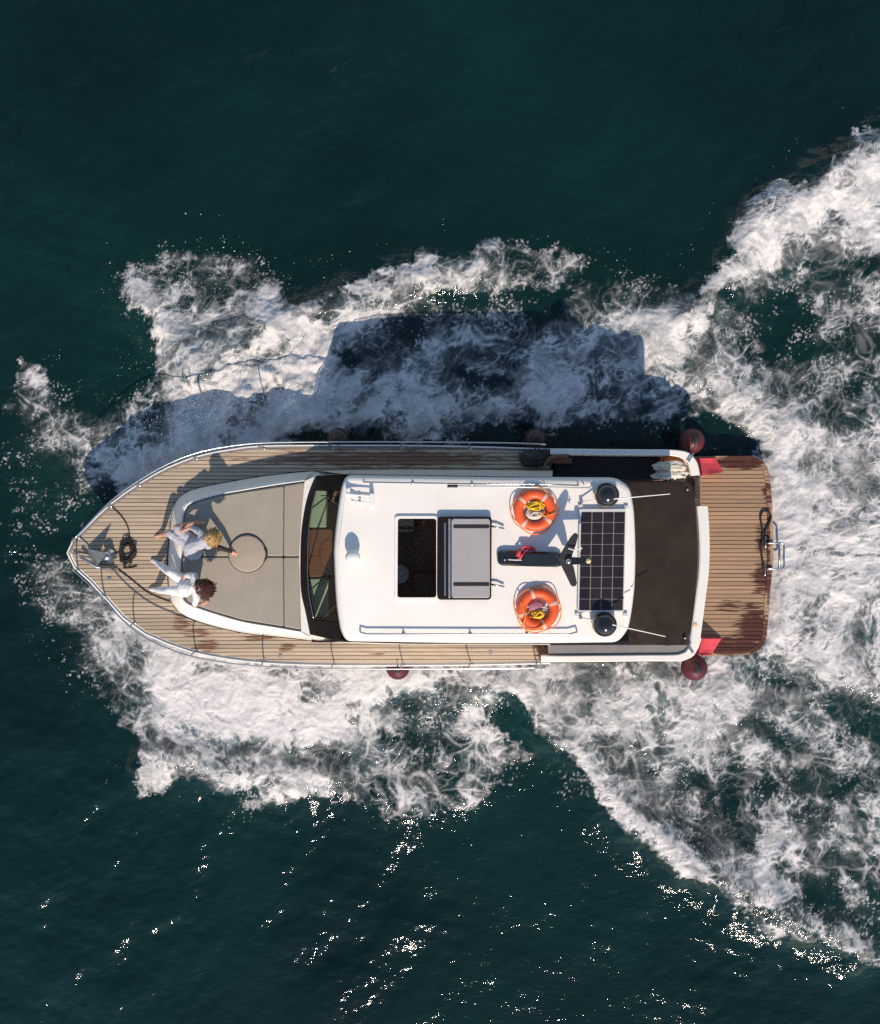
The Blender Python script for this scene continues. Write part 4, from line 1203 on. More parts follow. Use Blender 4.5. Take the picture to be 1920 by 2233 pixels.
# --- awning over the cockpit
AZ = 2.72
aw = [(1372,1046),(1498,1050),(1512,1058),(1517,1090),(1523,1186),(1522,1240),(1516,1310),(1510,1365),(1502,1398),(1485,1410),(1372,1405)]
awl = rounded([W(x, y, AZ) for x, y in aw], 0.06, 3)
bma = fill_poly([atz(awl, 0)])
for ax_, rng in ((0, np.arange(2.4, 4.4, 0.09)), (1, np.arange(-2.3, 0.6, 0.09))):
    for c in rng:
        pc = (c, 0, 0) if ax_ == 0 else (0, c, 0); pn = (1, 0, 0) if ax_ == 0 else (0, 1, 0)
        bmesh.ops.bisect_plane(bma, geom=bma.verts[:] + bma.edges[:] + bma.faces[:], plane_co=pc, plane_no=pn)
for v in bma.verts:
    e = max(abs(v.co.y + 0.78) / 1.32, 0)
    sagx = (v.co.x - 3.15) / 0.95
    v.co.z = AZ + 0.03 - 0.07 * e ** 4 - 0.04 * max(0, sagx) ** 2 + 0.014 * math.sin(v.co.x * 9 + 2 * math.sin(v.co.y * 3)) * (0.5 + e) \
        + 0.030 * max(0, e - 0.66) * 3 * math.sin(v.co.x * 24 + v.co.y * 15)
ex = bmesh.ops.extrude_face_region(bma, geom=bma.faces[:])
bmesh.ops.translate(bma, verts=[g_ for g_ in ex['geom'] if isinstance(g_, bmesh.types.BMVert)], vec=(0, 0, -0.02))
awn = bm_obj('awning', bma, M['canvas'], boat, smooth=True)
for x, y in ((1500, 1068), (1495, 1392)):
    p = W(x, y, AZ - 0.03); MB().tube([p, Vector((p.x + 0.05, p.y, 0.9))], 0.018, 8).build('awning_pole', M['steel'], awn, smooth=True)

# --- cockpit: gunwales, sole, seats, transom
def band(name, outer, inner, z, zlow, mat, zi=None):
    o_ = resample(smooth_path([W(x, y, z) for x, y in outer], 0.1), 40); i_ = resample(smooth_path([W(x, y, z) for x, y in inner], 0.1), 40)
    return MB().rings([[p + Vector((0, 0, zlow - z)) for p in o_], o_, [a.lerp(b, 0.12) + Vector((0, 0, 0.015)) for a, b in zip(o_, i_)],
                       [a.lerp(b, 0.88) + Vector((0, 0, 0.015)) for a, b in zip(o_, i_)], i_, [Vector((p.x, p.y, zlow)) for p in i_]], cap0=False, cap1=False, closed=False).build(name, mat, boat, smooth=False)
GZ = 1.40
band('gunwale', [(1200,978),(1300,979),(1400,980),(1475,981),(1505,988),(1520,1005),(1527,1036)], [(1200,991),(1300,992),(1400,993),(1465,994),(1490,1000),(1501,1012),(1507,1038)], GZ, 0.75, M['gel'])
band('gunwale', [(1180,1444),(1300,1443),(1400,1442),(1490,1441),(1512,1432),(1524,1412),(1530,1392)], [(1180,1430),(1300,1429),(1400,1428),(1480,1427),(1497,1420),(1505,1405),(1510,1390)], GZ, 0.75, M['gel'])
band('transom', [(1544,1104),(1547,1150),(1548,1200),(1546,1250),(1541,1290),(1534,1345),(1527,1398)], [(1520,1104),(1524,1150),(1526,1200),(1524,1250),(1519,1290),(1512,1345),(1505,1398)], GZ + 0.006, 0.45, M['gel2'])
box_px('cockpit_sole', 1190, 1000, 1512, 1425, 0.70, 0.74, M['floor'], boat)
box_px('side_bench', 1208, 996, 1442, 1046, 0.74, 1.00, M['navy'], boat, 0.03)  # near-black box across the open recess, painting its shade
box_px('locker_lid', 1192, 998, 1248, 1010, 0.74, 1.18, M['wood'], boat, 0.01)
box_px('side_bench', 1196, 1406, 1500, 1428, 0.74, 1.37, M['grey'], boat, 0.01)
box_px('cockpit_seat', 1454, 995, 1496, 1006, 0.74, 1.26, M['oline'], boat, 0.03, 0.05)
tb = MB().tube(smooth_path([W(1186, 1036, 1.35), W(1190, 1010, 1.38), W(1206, 996, 1.4), W(1240, 994, 1.4)], 0.05), 0.03, 8).build('door_trim', M['wood'], boat, smooth=True)
MB().tube(smooth_path([W(1168, 1408, 1.22), W(1176, 1420, 1.24), W(1184, 1430, 1.24), W(1196, 1436, 1.22)], 0.05), 0.028, 8).build('door_trim', M['wood'], boat, smooth=True)
MB().tube(smooth_path([W(1180, 1406, 1.22), W(1188, 1418, 1.24), W(1194, 1428, 1.24)], 0.05), 0.022, 8).build('door_trim', M['wood'], boat, smooth=True)
MB().lathe(W(1517, 1363, GZ + 0.02), [(0.0, 0.0), (0.045, 0.0), (0.04, 0.012), (0.0, 0.014)], 14).build('filler_cap', M['lamp'], boat)
def cleat(px, py, z, rz, parent, nm='cleat'):
    c = W(px, py, z); m_ = MB(); u = Vector((math.cos(rz), math.sin(rz), 0))
    m_.tube([c - u * 0.11 + Vector((0, 0, 0.055)), c - u * 0.05 + Vector((0, 0, 0.05)), c + u * 0.05 + Vector((0, 0, 0.05)), c + u * 0.11 + Vector((0, 0, 0.055))], [0.010, 0.015, 0.015, 0.010], 8)
    m_.tube([c - u * 0.04, c - u * 0.035 + Vector((0, 0, 0.05))], 0.013, 8).tube([c + u * 0.04, c + u * 0.035 + Vector((0, 0, 0.05))], 0.013, 8)
    return m_.build(nm, M['steel'], parent, smooth=True)
cleat(1505, 1000, GZ + 0.015, R(60), boat); cleat(1506, 1418, GZ + 0.015, R(-55), boat)

# --- swim platform
PZ = 0.42
pl_px = [(1512,995),(1641,994),(1661,1002),(1674,1020),(1680,1048),(1684,1100),(1686,1161),(1686,1211),(1683,1260),(1679,1299),(1676,1345),(1672,1387),(1667,1404),(1656,1417),(1638,1428),(1512,1430)]
pl_loop = [W(x, y, PZ) for x, y in pl_px]
plat = slab('swim_platform', pl_loop, PZ - 0.10, PZ - 0.012, M['caulk'], boat, 0.0)
NP2 = plank_set([offset_loop(pl_loop, 0.10)], -2.66, 1.0, 0.0785, 0.012, lambda c: PZ + 0.004, M['teak2'], plat, 20.0)
# margin board round the platform
mo, mi = pl_loop[1:-1], offset_loop(pl_loop, 0.092)[1:-1]
for a in range(len(mo) - 1):
    q4 = [mo[a], mo[a + 1], mi[a + 1], mi[a]]
    MB().rings([atz(q4, PZ - 0.011), atz(q4, PZ + 0.006)]).build('margin_board', M['teak2'], plat)
for (a, b) in ((0, 1), (-1, -2)):
    q4 = [pl_loop[a], pl_loop[b], offset_loop(pl_loop, 0.092)[b], offset_loop(pl_loop, 0.092)[a]]
    MB().rings([atz(q4, PZ - 0.011), atz(q4, PZ + 0.006)]).build('margin_board', M['teak2'], plat)
MB().tube([p + Vector((0, 0, -0.03)) for p in pl_loop[1:-1]], 0.016, 6).build('platform_trim', M['steel'], plat, smooth=True)
# steps at the open gate: planks run on to the awning edge
box_px('gate_step', 1506, 1038, 1530, 1102, 0.45, 0.60, M['teak2'], boat, 0.01)
# red covered wedges at the quarters
def wedge(px):
    (ax0, ay0), (ax1, ay1), (bx0, by0), (bx1, by1) = px
    z1 = PZ + 0.42; z0 = PZ + 0.02
    a, b, c, d_ = W(ax0, ay0, z1), W(ax1, ay1, z0 + 0.03), W(bx1, by1, z0 + 0.03), W(bx0, by0, z1)
    low = [Vector((p.x, p.y, z0 - 0.01)) for p in (a, b, c, d_)]
    n_ = 8; m_ = MB(); rws = []
    for k in range(n_ + 1):
        t = k / n_
        p, q_ = a.lerp(b, t), d_.lerp(c, t); sag = -0.035 * math.sin(t * math.pi)
        rws.append([Vector((p.x, p.y, z0 - 0.01)), p, p.lerp(q_, 0.3) + Vector((0, 0, sag * 1.2)), p.lerp(q_, 0.7) + Vector((0, 0, sag)), q_, Vector((q_.x, q_.y, z0 - 0.01))])
    m_.rings(rws)
    o = m_.build('quarter_wedge', M['red'], boat)
    MB().tube([a + Vector((0, 0, .01)), b + Vector((0, 0, .01))], 0.012, 6).build('hem', M['red'], o)
wedge([(1526, 1000), (1562, 1000), (1533, 1036), (1578, 1030)])
wedge([(1524, 1428), (1552, 1427), (1530, 1393), (1574, 1393)])
# ladder and cleats at the stern
lad_o = MB().tube(smooth_path([W(1672, 1184, PZ + 0.03), W(1690, 1184, PZ + 0.04), W(1706, 1184, PZ + 0.03), W(1710, 1188, PZ + 0.03), W(1710, 1212, PZ + 0.03),
                               W(1710, 1236, PZ + 0.03), W(1706, 1240, PZ + 0.03), W(1690, 1240, PZ + 0.04), W(1672, 1240, PZ + 0.03)], 0.04), 0.018, 8).build('ladder', M['steel'], boat, smooth=True)
MB().tube([W(1700, 1184, PZ + 0.035), W(1700, 1240, PZ + 0.035)], 0.022, 8).build('rung', M['steel'], lad_o, smooth=True)
cleat(1668, 1182, PZ + 0.006, R(90), boat); cleat(1667, 1244, PZ + 0.006, R(90), boat)

# --- guard rails round the bow and along the side decks
def guard(px, stan, nm):
    p = smooth_path([WD(x, y, 0.52) for x, y in px], 0.15)
    end = p[-1]; 
    o = MB().tube(p + [Vector((end.x + 0.05, end.y, zd(end)))], 0.0135, 8).build('guard_rail', M['steel'], boat, smooth=True)
    for x, y in stan:
        b = WD(x, y); t = min(p, key=lambda q_: (q_.x - b.x - 0.02) ** 2 + (q_.y - b.y) ** 2)
        MB().tube(smooth_path([b, b.lerp(t, 0.45) + Vector((-0.035, 0, 0)), b.lerp(t, 0.8) + Vector((-0.03, 0, 0)), t], 0.1), 0.013, 7).lathe(b, [(0.0, 0.0), (0.035, 0.0), (0.03, 0.02), (0.0, 0.02)], 10).build('stanchion', M['steel'], o, smooth=True)
guard([(157,1181),(188,1148),(243,1092),(306,1046),(368,1011),(418,991),(470,978),(540,968),(600,965),(700,964),(900,964),(1100,966),(1190,969)],
      [(172,1172),(243,1103),(306,1058),(430,1000),(577,978),(727,976),(877,976),(1027,978),(1175,980)], 'a')
guard([(158,1242),(196,1276),(228,1310),(270,1354),(318,1391),(368,1414),(418,1431),(500,1446),(575,1453),(650,1457),(750,1459),(900,1459),(1100,1458),(1180,1456)],
      [(172,1243),(230,1299),(295,1358),(430,1420),(577,1441),(730,1447),(880,1447),(1028,1446),(1170,1444)], 'b')
# deck fillers
for x, y in ((239, 1262), (612, 1430), (1070, 1423)):
    MB().lathe(WD(x, y, 0.012), [(0.0, 0.0), (0.04, 0.0), (0.035, 0.01), (0.0, 0.012)], 12).build('deck_filler', M['galv'], boat)

# ------------------------------------------------------------------ things on the boat
def thing(name, loc, label, cat, group=None):
    return tag(empty(name, loc), label, cat, group)

# --- sun pads on the foredeck
CZ = TZ + 0.05
def pad(name, main, head, label):
    c = W(500, sum(p[1] for p in main) / len(main), TZ - 0.10)
    t = thing(name, c, label, 'cushion', 'foredeck sun pads')
    for nm, L in (('cushion', main), ('headrest', head)):
        lp = offset_loop(rounded([W(x, y, CZ) for x, y in L], 0.03, 3), -0.008)
        slab(nm, lp, TZ - 0.098, CZ, M['pad'], t, 0.022, smooth=False)
pad('sun_pad', [(401,1212),(402,1142),(405,1125),(413,1105),(440,1094),(480,1083),(530,1074),(618,1061),(617,1212)],
    [(621,1060),(663,1053),(657,1120),(651,1212),(620,1212)], 'beige sun pad half with the lavender-grey seated person on it')
pad('sun_pad', [(400,1216),(617,1216),(618,1365),(530,1351),(468,1333),(438,1323),(411,1311),(400,1292)],
    [(620,1216),(651,1216),(654,1300),(655,1372),(621,1366)], 'beige sun pad half with the white-clad seated person on it')
rc_ = W(540, 1207, CZ)
rp_ = thing('round_pad', rc_, 'round tan pad set in the middle of the beige sun pads', 'cushion')
MB().lathe(rc_, [(0.0, 0.002), (0.342, 0.002), (0.345, 0.012), (0.0, 0.012)], 40).build('base_ring', M['caulk'], rp_)
MB().lathe(rc_, [(0.0, 0.010), (0.325, 0.010), (0.330, 0.025), (0.322, 0.040), (0.30, 0.046), (0.0, 0.050)], 40).build('cushion', M['pad2'], rp_, smooth=True)
MB().tube([W(577, 1196, CZ + 0.05), W(583, 1205, CZ + 0.03), W(582, 1217, CZ + 0.05), W(576, 1224, CZ + 0.04)], 0.012, 6).build('strap', M['rope'], rp_, smooth=True)

# --- life rings with their throwing lines
def life_ring(c, rz):
    t = thing('life_ring', c, '', 'life ring', 'life rings on the roof')
    R_, r_ = 0.268, 0.082
    m_ = MB(); seg, sg2 = 40, 14
    v = []; f = []
    for i in range(seg):
        a = 2 * math.pi * i / seg + rz
        for k in range(sg2):
            b = 2 * math.pi * k / sg2
            v.append(c + Vector(((R_ + r_ * math.cos(b)) * math.cos(a), (R_ + r_ * math.cos(b)) * math.sin(a), r_ * 0.85 * math.sin(b) + r_ * 0.85)))
    for i in range(seg):
        for k in range(sg2):
            f.append((i * sg2 + k, ((i + 1) % seg) * sg2 + k, ((i + 1) % seg) * sg2 + (k + 1) % sg2, i * sg2 + (k + 1) % sg2))
    m_.add(v, f).build('ring', M['orange'], t, smooth=True)
    for q_ in range(4):
        a0 = rz + R(40) + q_ * math.pi / 2
        b_ = MB(); rr = []
        for i in range(4):
            a = a0 + (i - 1.5) * 0.065
            rr.append([c + Vector(((R_ + (r_ + 0.004) * math.cos(b)) * math.cos(a), (R_ + (r_ + 0.004) * math.cos(b)) * math.sin(a), (r_ * 0.85 + 0.004) * math.sin(b) + r_ * 0.85)) for b in [2 * math.pi * k / 12 for k in range(12)]])
        b_.rings(rr, cap0=False, cap1=False).build('band', M['band'], t, smooth=True)
        g = []
        for i in range(13):
            u = i / 12; a = a0 + u * math.pi / 2
            rad = R_ + r_ + 0.012 + 0.035 * math.sin(u * math.pi)
            g.append(c + Vector((rad * math.cos(a), rad * math.sin(a), 0.075 + 0.03 * math.sin(u * math.pi * 2))))
        MB().tube(g, 0.009, 6).build('grab_line', M['oline'], t, smooth=True)
    return t
lr1 = life_ring(W(1167, 1113, RZ + 0.13) - Vector((0, 0, 0.10)), R(12))
lr1['label'] = 'orange life ring whose line bundle shows cream below yellow, under the boat hook'
lr2 = life_ring(W(1174, 1329, RZ + 0.13) - Vector((0, 0, 0.10)), R(-20))
lr2['label'] = 'orange life ring holding pink cloth and yellow line, farther from the boat hook'

def tangle(c, rx, ry, h_, n, r_, mat, name, parent, seed):
    """a heap of line loops: one continuous tube wandering in an ellipse"""
    rg = random.Random(seed); pts = []; a = rg.random() * 6
    for i in range(n):
        a += 0.9 + rg.random() * 1.1
        k = 0.25 + 0.75 * rg.random()
        pts.append(c + Vector((rx * k * math.cos(a), ry * k * math.sin(a), 0.02 + h_ * (i / n) * (1.1 - k * 0.6) + 0.01 * rg.random())))
    return MB().tube(smooth_path(pts, 0.03), r_, 6).build(name, mat, parent, smooth=True)
def bundle(c, name, label, parts):
    t = thing(name, c, label, 'rope')
    for i, (nm, mat, dx, dy, rx, ry, h_, n, r_) in enumerate(parts):
        tangle(c + Vector((dx, dy, 0)), rx, ry, h_, n, r_, M[mat], nm, t, 31 + i * 7 + int(abs(c.y) * 100))
    return t
c1 = lr1.location.copy()
b1 = bundle(c1, 'throwing_line', 'yellow and cream throwing line heaped inside the life ring nearest the boat hook',
       [('yellow_line', 'yellow', 0.01, 0.07, 0.16, 0.10, 0.17, 46, 0.011), ('cream_line', 'cream', -0.01, -0.06, 0.15, 0.10, 0.12, 34, 0.013), ('orange_line', 'oline', 0.06, 0.0, 0.12, 0.1, 0.15, 10, 0.009)])
MB().ell(c1 + Vector((-0.01, -0.07, 0.045)), (0.15, 0.10, 0.05), 18).build('pouch', M['cream'], b1, smooth=True)
MB().tube(smooth_path([c1 + Vector((0.05, -0.05, 0.15)), c1 + Vector((0.18, -0.10, 0.17)), c1 + Vector((0.33, -0.03, 0.15))], 0.05), 0.011, 6).build('orange_line', M['oline'], b1, smooth=True)
c2 = lr2.location.copy()
b2 = bundle(c2, 'throwing_line', 'yellow throwing line heaped on pink cloth inside the other life ring',
       [('yellow_line', 'yellow', 0.02, -0.08, 0.13, 0.10, 0.16, 50, 0.010), ('cream_line', 'cream', 0.09, 0.02, 0.07, 0.05, 0.10, 16, 0.010), ('orange_line', 'oline', -0.05, -0.08, 0.14, 0.12, 0.16, 10, 0.009)])
MB().ell(c2 + Vector((-0.03, 0.05, 0.05)), (0.13, 0.10, 0.065), 18).build('cloth', M['pink'], b2, smooth=True)
MB().tube(smooth_path([c2 + Vector((-0.30, 0.15, 0.15)), c2 + Vector((-0.22, -0.10, 0.17)), c2 + Vector((-0.26, -0.28, 0.15)), c2 + Vector((-0.05, -0.33, 0.16)), c2 + Vector((0.12, -0.22, 0.17))], 0.05), 0.012, 6).build('orange_line', M['oline'], b2, smooth=True)

# --- boat hook on the roof rail
bh = thing('boat_hook', W(985, 1059, RZ + 0.11), 'long pale boat hook lying along the roof rail', 'boat hook')
MB().tube([W(985, 1060, RZ + 0.115), W(1284, 1064, RZ + 0.115)], 0.016, 8).build('pole', M['alu'], bh, smooth=True)
MB().tube([W(976, 1060, RZ + 0.115), W(998, 1060, RZ + 0.115)], 0.024, 8).build('grip', M['blackm'], bh, smooth=True)
MB().tube(smooth_path([W(1284, 1064, RZ + .115), W(1290, 1060, RZ + .12), W(1288, 1052, RZ + .12), W(1280, 1050, RZ + .12)], 0.02), 0.012, 6).tube([W(1275, 1060, RZ + .115), W(1270, 1048, RZ + .10)], 0.010, 6).build('hook', M['galv'], bh, smooth=True)

# --- red strap knotted round the mast foot
rs = thing('red_strap', W(1135, 1210, RZ + 0.13), 'crumpled red strap lying over the black mast foot', 'strap')
def ribbon(pts, w, th=0.008):
    p = smooth_path(pts, 0.03); L = [[], [], [], []]
    for i, a in enumerate(p):
        t = (p[min(i + 1, len(p) - 1)] - p[max(i - 1, 0)]).normalized()
        s_ = t.cross(Vector((0, 0, 1))); s_ = s_.normalized() if s_.length > 1e-4 else Vector((0, 1, 0))
        s_ = (s_ * math.cos(i * 0.4) + Vector((0, 0, 0.5)) * math.sin(i * 0.4)).normalized()
        n_ = s_.cross(t)
        for k, (u, v) in enumerate(((-1, -1), (1, -1), (1, 1), (-1, 1))): L[k].append(a + s_ * u * w / 2 + n_ * v * th / 2)
    return MB().rings([list(q_) for q_ in zip(*L)])
ribbon([W(1130, 1214, RZ + .15), W(1134, 1200, RZ + .16), W(1145, 1194, RZ + .14), W(1160, 1196, RZ + .15), W(1170, 1200, RZ + .08)], 0.07).build('band', M['red'], rs, smooth=True)
ribbon([W(1132, 1220, RZ + .15), W(1140, 1208, RZ + .17), W(1152, 1200, RZ + .16), W(1148, 1196, RZ + .15)], 0.05).build('band', M['red'], rs, smooth=True)
MB().tube(smooth_path([W(1108, 1220, RZ + .145), W(1125, 1221, RZ + .15), W(1138, 1221, RZ + .15)], 0.05), 0.012, 6).build('tail', M['cream'], rs, smooth=True)

# --- ball fenders over the side
def fender(px, py, z, r_, label, rail_px, mat='fender'):
    c = W(px, py, z)
    t = thing('ball_fender', c - Vector((0, 0, r_)), label, 'fender', 'ball fenders along the hull')
    prof = [(0.0, -r_)] + [(r_ * math.cos(R(a)), r_ * math.sin(R(a))) for a in range(-75, 61, 15)] + [(r_ * 0.36, r_ * 0.93), (r_ * 0.24, r_ * 1.02), (r_ * 0.22, r_ * 1.16), (0.0, r_ * 1.18)]
    MB().lathe(c, prof, 28).build('ball', M[mat], t, smooth=True)
    MB().lathe(c + Vector((0, 0, r_ * 1.08)), [(0.0, 0.0), (r_ * 0.27, 0.0), (r_ * 0.27, 0.03), (r_ * 0.12, 0.06), (0.0, 0.06)], 14).build('collar', M['blackm'], t)
    e = WD(rail_px[0], rail_px[1], 0.10)
    MB().tube(smooth_path([c + Vector((0, 0, r_ * 1.12)), c.lerp(e, 0.6) + Vector((0, 0, r_)), e], 0.05), 0.010, 6).build('lanyard', M['rope'], t, smooth=True)
fender(738, 958, 0.70, 0.22, 'dark red ball fender on the shaded side, nearest the bow', (738, 972), 'fender_shaded')
fender(1168, 958, 0.72, 0.215, 'dark ball fender on the shaded side, beside the black bag', (1168, 980), 'fender_shaded')
fender(1509, 962, 0.75, 0.235, 'maroon ball fender on the shaded side, at the stern corner', (1507, 986))
fender(868, 1456, 0.62, 0.225, 'red ball fender half hidden under the sunlit side deck', (868, 1450))
fender(1514, 1456, 0.75, 0.245, 'round maroon ball fender on the sunlit side at the stern corner', (1510, 1440))

# --- black bag on the side deck and a bundle of cloth in the cockpit
def lumpy(name, c, r, mat, parent, seed, amp=0.25, f=4.0, org=None, flat=0.5):
    bm = bmesh.new(); bmesh.ops.create_icosphere(bm, subdivisions=4, radius=1.0)
    from mathutils import noise as mn
    for v in bm.verts:
        p = v.co.copy(); n_ = mn.noise(p * f * 0.4 + Vector((seed, 0, 0))) * amp + mn.noise(p * f + Vector((0, seed, 0))) * amp * 0.5 + abs(mn.noise(p * f * 1.7 + Vector((0, 0, seed)))) * amp * 0.5
        p *= 1 + n_
        if p.z < -flat: p.z = -flat
        v.co = Vector((p.x * r[0], p.y * r[1], p.z * r[2])) + c
    return bm_obj(name, bm, mat, parent, smooth=True, org=org)
bag = thing('duffel_bag', WD(1168, 1000, 0.012), 'crumpled black bag on the shaded side deck', 'bag')
cb = WD(1165, 1000, 0.12)
lumpy('body', cb, (0.25, 0.15, 0.17), M['blackm'], bag, 3.3, 0.30, 3.5, flat=0.62)
lumpy('flap', cb + Vector((0.20, 0.02, -0.01)), (0.15, 0.13, 0.13), M['blackm'], bag, 8.1, 0.35, 4, flat=0.7)
MB().tube(smooth_path([cb + Vector((-0.22, 0.02, 0.05)), cb + Vector((-0.05, -0.10, 0.20)), cb + Vector((0.15, -0.06, 0.17)), cb + Vector((0.25, 0.03, 0.06))], 0.05), 0.014, 6).build('strap', M['rope'], bag, smooth=True)
bun = thing('towel_bundle', W(1464, 1025, 1.27), 'rumpled cream towel bundle beside the orange cockpit seat', 'towel')
cbn = W(1462, 1018, 1.36)
lumpy('towel', cbn, (0.27, 0.10, 0.10), M['cloth'], bun, 1.7, 0.35, 3.2, flat=0.8)
lumpy('towel', cbn + Vector((0.02, -0.14, -0.03)), (0.28, 0.09, 0.08), M['yellow'] if False else M['cream'], bun, 5.2, 0.4, 4, flat=0.8)
lumpy('dark_cloth', cbn + Vector((0.10, -0.19, -0.06)), (0.22, 0.07, 0.07), M['navy'], bun, 9.2, 0.4, 4, flat=0.8)

# --- stern line on the platform
sl_ = thing('stern_line', W(1665, 1250, PZ + 0.006), 'black mooring line looped along the platform edge', 'rope')
zL = PZ + 0.035
MB().tube(smooth_path([W(x, y, zL + dz) for x, y, dz in [(1667,1244,.04),(1664,1228,0),(1661,1205,0),(1660,1190,0),(1664,1176,0),(1673,1172,.01),(1680,1180,.03),(1670,1184,.05),(1664,1176,.03),(1664,1160,0),(1661,1142,0),(1659,1126,0),(1665,1114,0),(1675,1115,0),(1682,1126,0),(1678,1140,0),(1672,1152,0),(1667,1166,.01)]], 0.05), 0.019, 7).build('line', M['rope'], sl_, smooth=True)

# --- bow gear
wl = MB().lathe(WD(240, 1212, 0.014), [(0.0, 0.0), (0.13, 0.0), (0.125, 0.03), (0.06, 0.05), (0.05, 0.14), (0.085, 0.17), (0.085, 0.20), (0.05, 0.23), (0.0, 0.24)], 24).build('windlass', M['steel'], boat, smooth=True)
MB().tube([WD(240, 1205, 0.11), WD(240, 1226, 0.11)], [0.06, 0.075], 16).build('gypsy', M['steel'], wl, smooth=False)
MB().box(WD(222, 1216, 0.02), (0.36, 0.22, 0.02)).build('base_plate', M['galv'], wl)
an = thing('anchor', WD(225, 1235, 0.013), 'grey galvanised anchor lying on the bow deck by the windlass', 'anchor')
MB().tube([WD(176, 1214, 0.16), WD(210, 1236, 0.10), WD(256, 1244, 0.06)], [0.030, 0.026, 0.020], 8).build('shank', M['galv'], an, smooth=True)
fl = [WD(190, 1196, 0.05), WD(232, 1206, 0.46), WD(206, 1238, 0.06)]
MB().rings([fl, [p + Vector((0.015, -0.012, 0.012)) for p in fl]]).build('fluke', M['galv'], an)
fl2 = [WD(206, 1238, 0.05), WD(240, 1238, 0.20), WD(252, 1246, 0.05)]
MB().rings([fl2, [p + Vector((0.012, -0.012, 0.012)) for p in fl2]]).build('fluke', M['galv'], an)
MB().tube([WD(262, 1208, 0.05), WD(240, 1214, 0.06), WD(200, 1216, 0.06), WD(160, 1208, 0.06)], 0.014, 6).build('chain', M['galv'], an)
cr_ = thing('rope_coil', WD(278, 1203, 0.012), 'loose coil of black rope behind the windlass', 'rope')
rg = random.Random(4); pts = []
for i in range(60):
    a = i * 0.75; k = 0.11 + 0.06 * rg.random()
    cc = WD(278 + rg.uniform(-4, 4), 1203 + rg.uniform(-9, 9), 0.03 + 0.0012 * i)
    pts.append(cc + Vector((k * 0.85 * math.cos(a), k * 1.35 * math.sin(a), 0.012 * rg.random())))
pts += [WD(270, 1236, 0.03), WD(285, 1238, 0.025), WD(299, 1234, 0.022)]
MB().tube(smooth_path(pts, 0.04), 0.013, 6).build('coil', M['rope'], cr_, smooth=True)
MB().tube(smooth_path([WD(282, 1178, 0.03), WD(282, 1160, 0.024), WD(275, 1140, 0.024), WD(262, 1122, 0.024), WD(245, 1106, 0.03)], 0.06), 0.010, 6).build('tail', M['rope'], cr_, smooth=True)
MB().tube(smooth_path([WD(258, 1242, 0.03), WD(285, 1262, 0.024), WD(320, 1290, 0.024), WD(352, 1305, 0.024), WD(372, 1312, 0.024)], 0.06), 0.011, 6).build('tail', M['rope'], cr_, smooth=True)

# ------------------------------------------------------------------ people
def cap(m_, p0, r0, p1, r1, n=10):
    m_.ell(p0, r0, n); m_.ell(p1, r1, n); m_.tube([p0, p1], [r0 * 0.995, r1 * 0.995], n)

def fuse(name, m_, voxel, mat, parent=None, org=None, smooth_it=4, jitter=0.0):
    """union of the collected solids as one continuous skin"""
    b = origin_of(parent) if parent else Vector(org)
    me_ = bpy.data.meshes.new('tmp'); me_.from_pydata([tuple(v - b) for v in m_.v], [], m_.f)
    o_ = bpy.data.objects.new('tmp', me_); col.objects.link(o_)
    md = o_.modifiers.new('r', 'REMESH'); md.mode = 'VOXEL'; md.voxel_size = voxel
    if smooth_it:
        sm_ = o_.modifiers.new('s', 'SMOOTH'); sm_.factor = 0.5; sm_.iterations = smooth_it
    dg = bpy.context.evaluated_depsgraph_get()
    me2 = bpy.data.meshes.new_from_object(o_.evaluated_get(dg)); me2.name = name
    bpy.data.objects.remove(o_); bpy.data.meshes.remove(me_)
    if jitter:
        from mathutils import noise as mn
        for v in me2.vertices:
            n_ = mn.noise(v.co * 14) * 0.6 + mn.noise(v.co * 30) * 0.4
            v.co += v.normal * n_ * jitter
    me2.materials.clear()
    return obj_from(name, me2, mat, parent, True, org)

def hand(m_, wrist, tip, up):
    """palm, four curled fingers of different lengths, thumb from the side"""
    f_ = (tip - wrist).normalized(); s_ = f_.cross(up).normalized(); u_ = s_.cross(f_).normalized()
    pc = wrist + f_ * 0.05
    Mx = Matrix((f_, s_, u_)).transposed()
    m_.ell(pc, (0.05, 0.038, 0.015), 10, Mx)
    for k, ln in enumerate((0.062, 0.075, 0.070, 0.055)):
        b = pc + f_ * 0.038 + s_ * (k - 1.5) * 0.019
        p1 = b + f_ * ln * 0.45 + u_ * 0.004; p2 = p1 + f_ * ln * 0.33 - u_ * 0.010; p3 = p2 + f_ * ln * 0.2 - u_ * 0.014
        for a, c in ((b, p1), (p1, p2), (p2, p3)): cap(m_, a, 0.0088, c, 0.008, 6)
    b = wrist + f_ * 0.03 + s_ * 0.030; p1 = b + f_ * 0.028 + s_ * 0.026; p2 = p1 + f_ * 0.028 + s_ * 0.006
    cap(m_, b, 0.012, p1, 0.0105, 6); cap(m_, p1, 0.0105, p2, 0.009, 6)

def foot(m_, ankle, toe):
    cap(m_, ankle, 0.040, ankle.lerp(toe, 0.35) + Vector((0, 0, -0.02)), 0.038, 8)
    cap(m_, ankle.lerp(toe, 0.3) + Vector((0, 0, -0.02)), 0.038, toe, 0.028, 8)

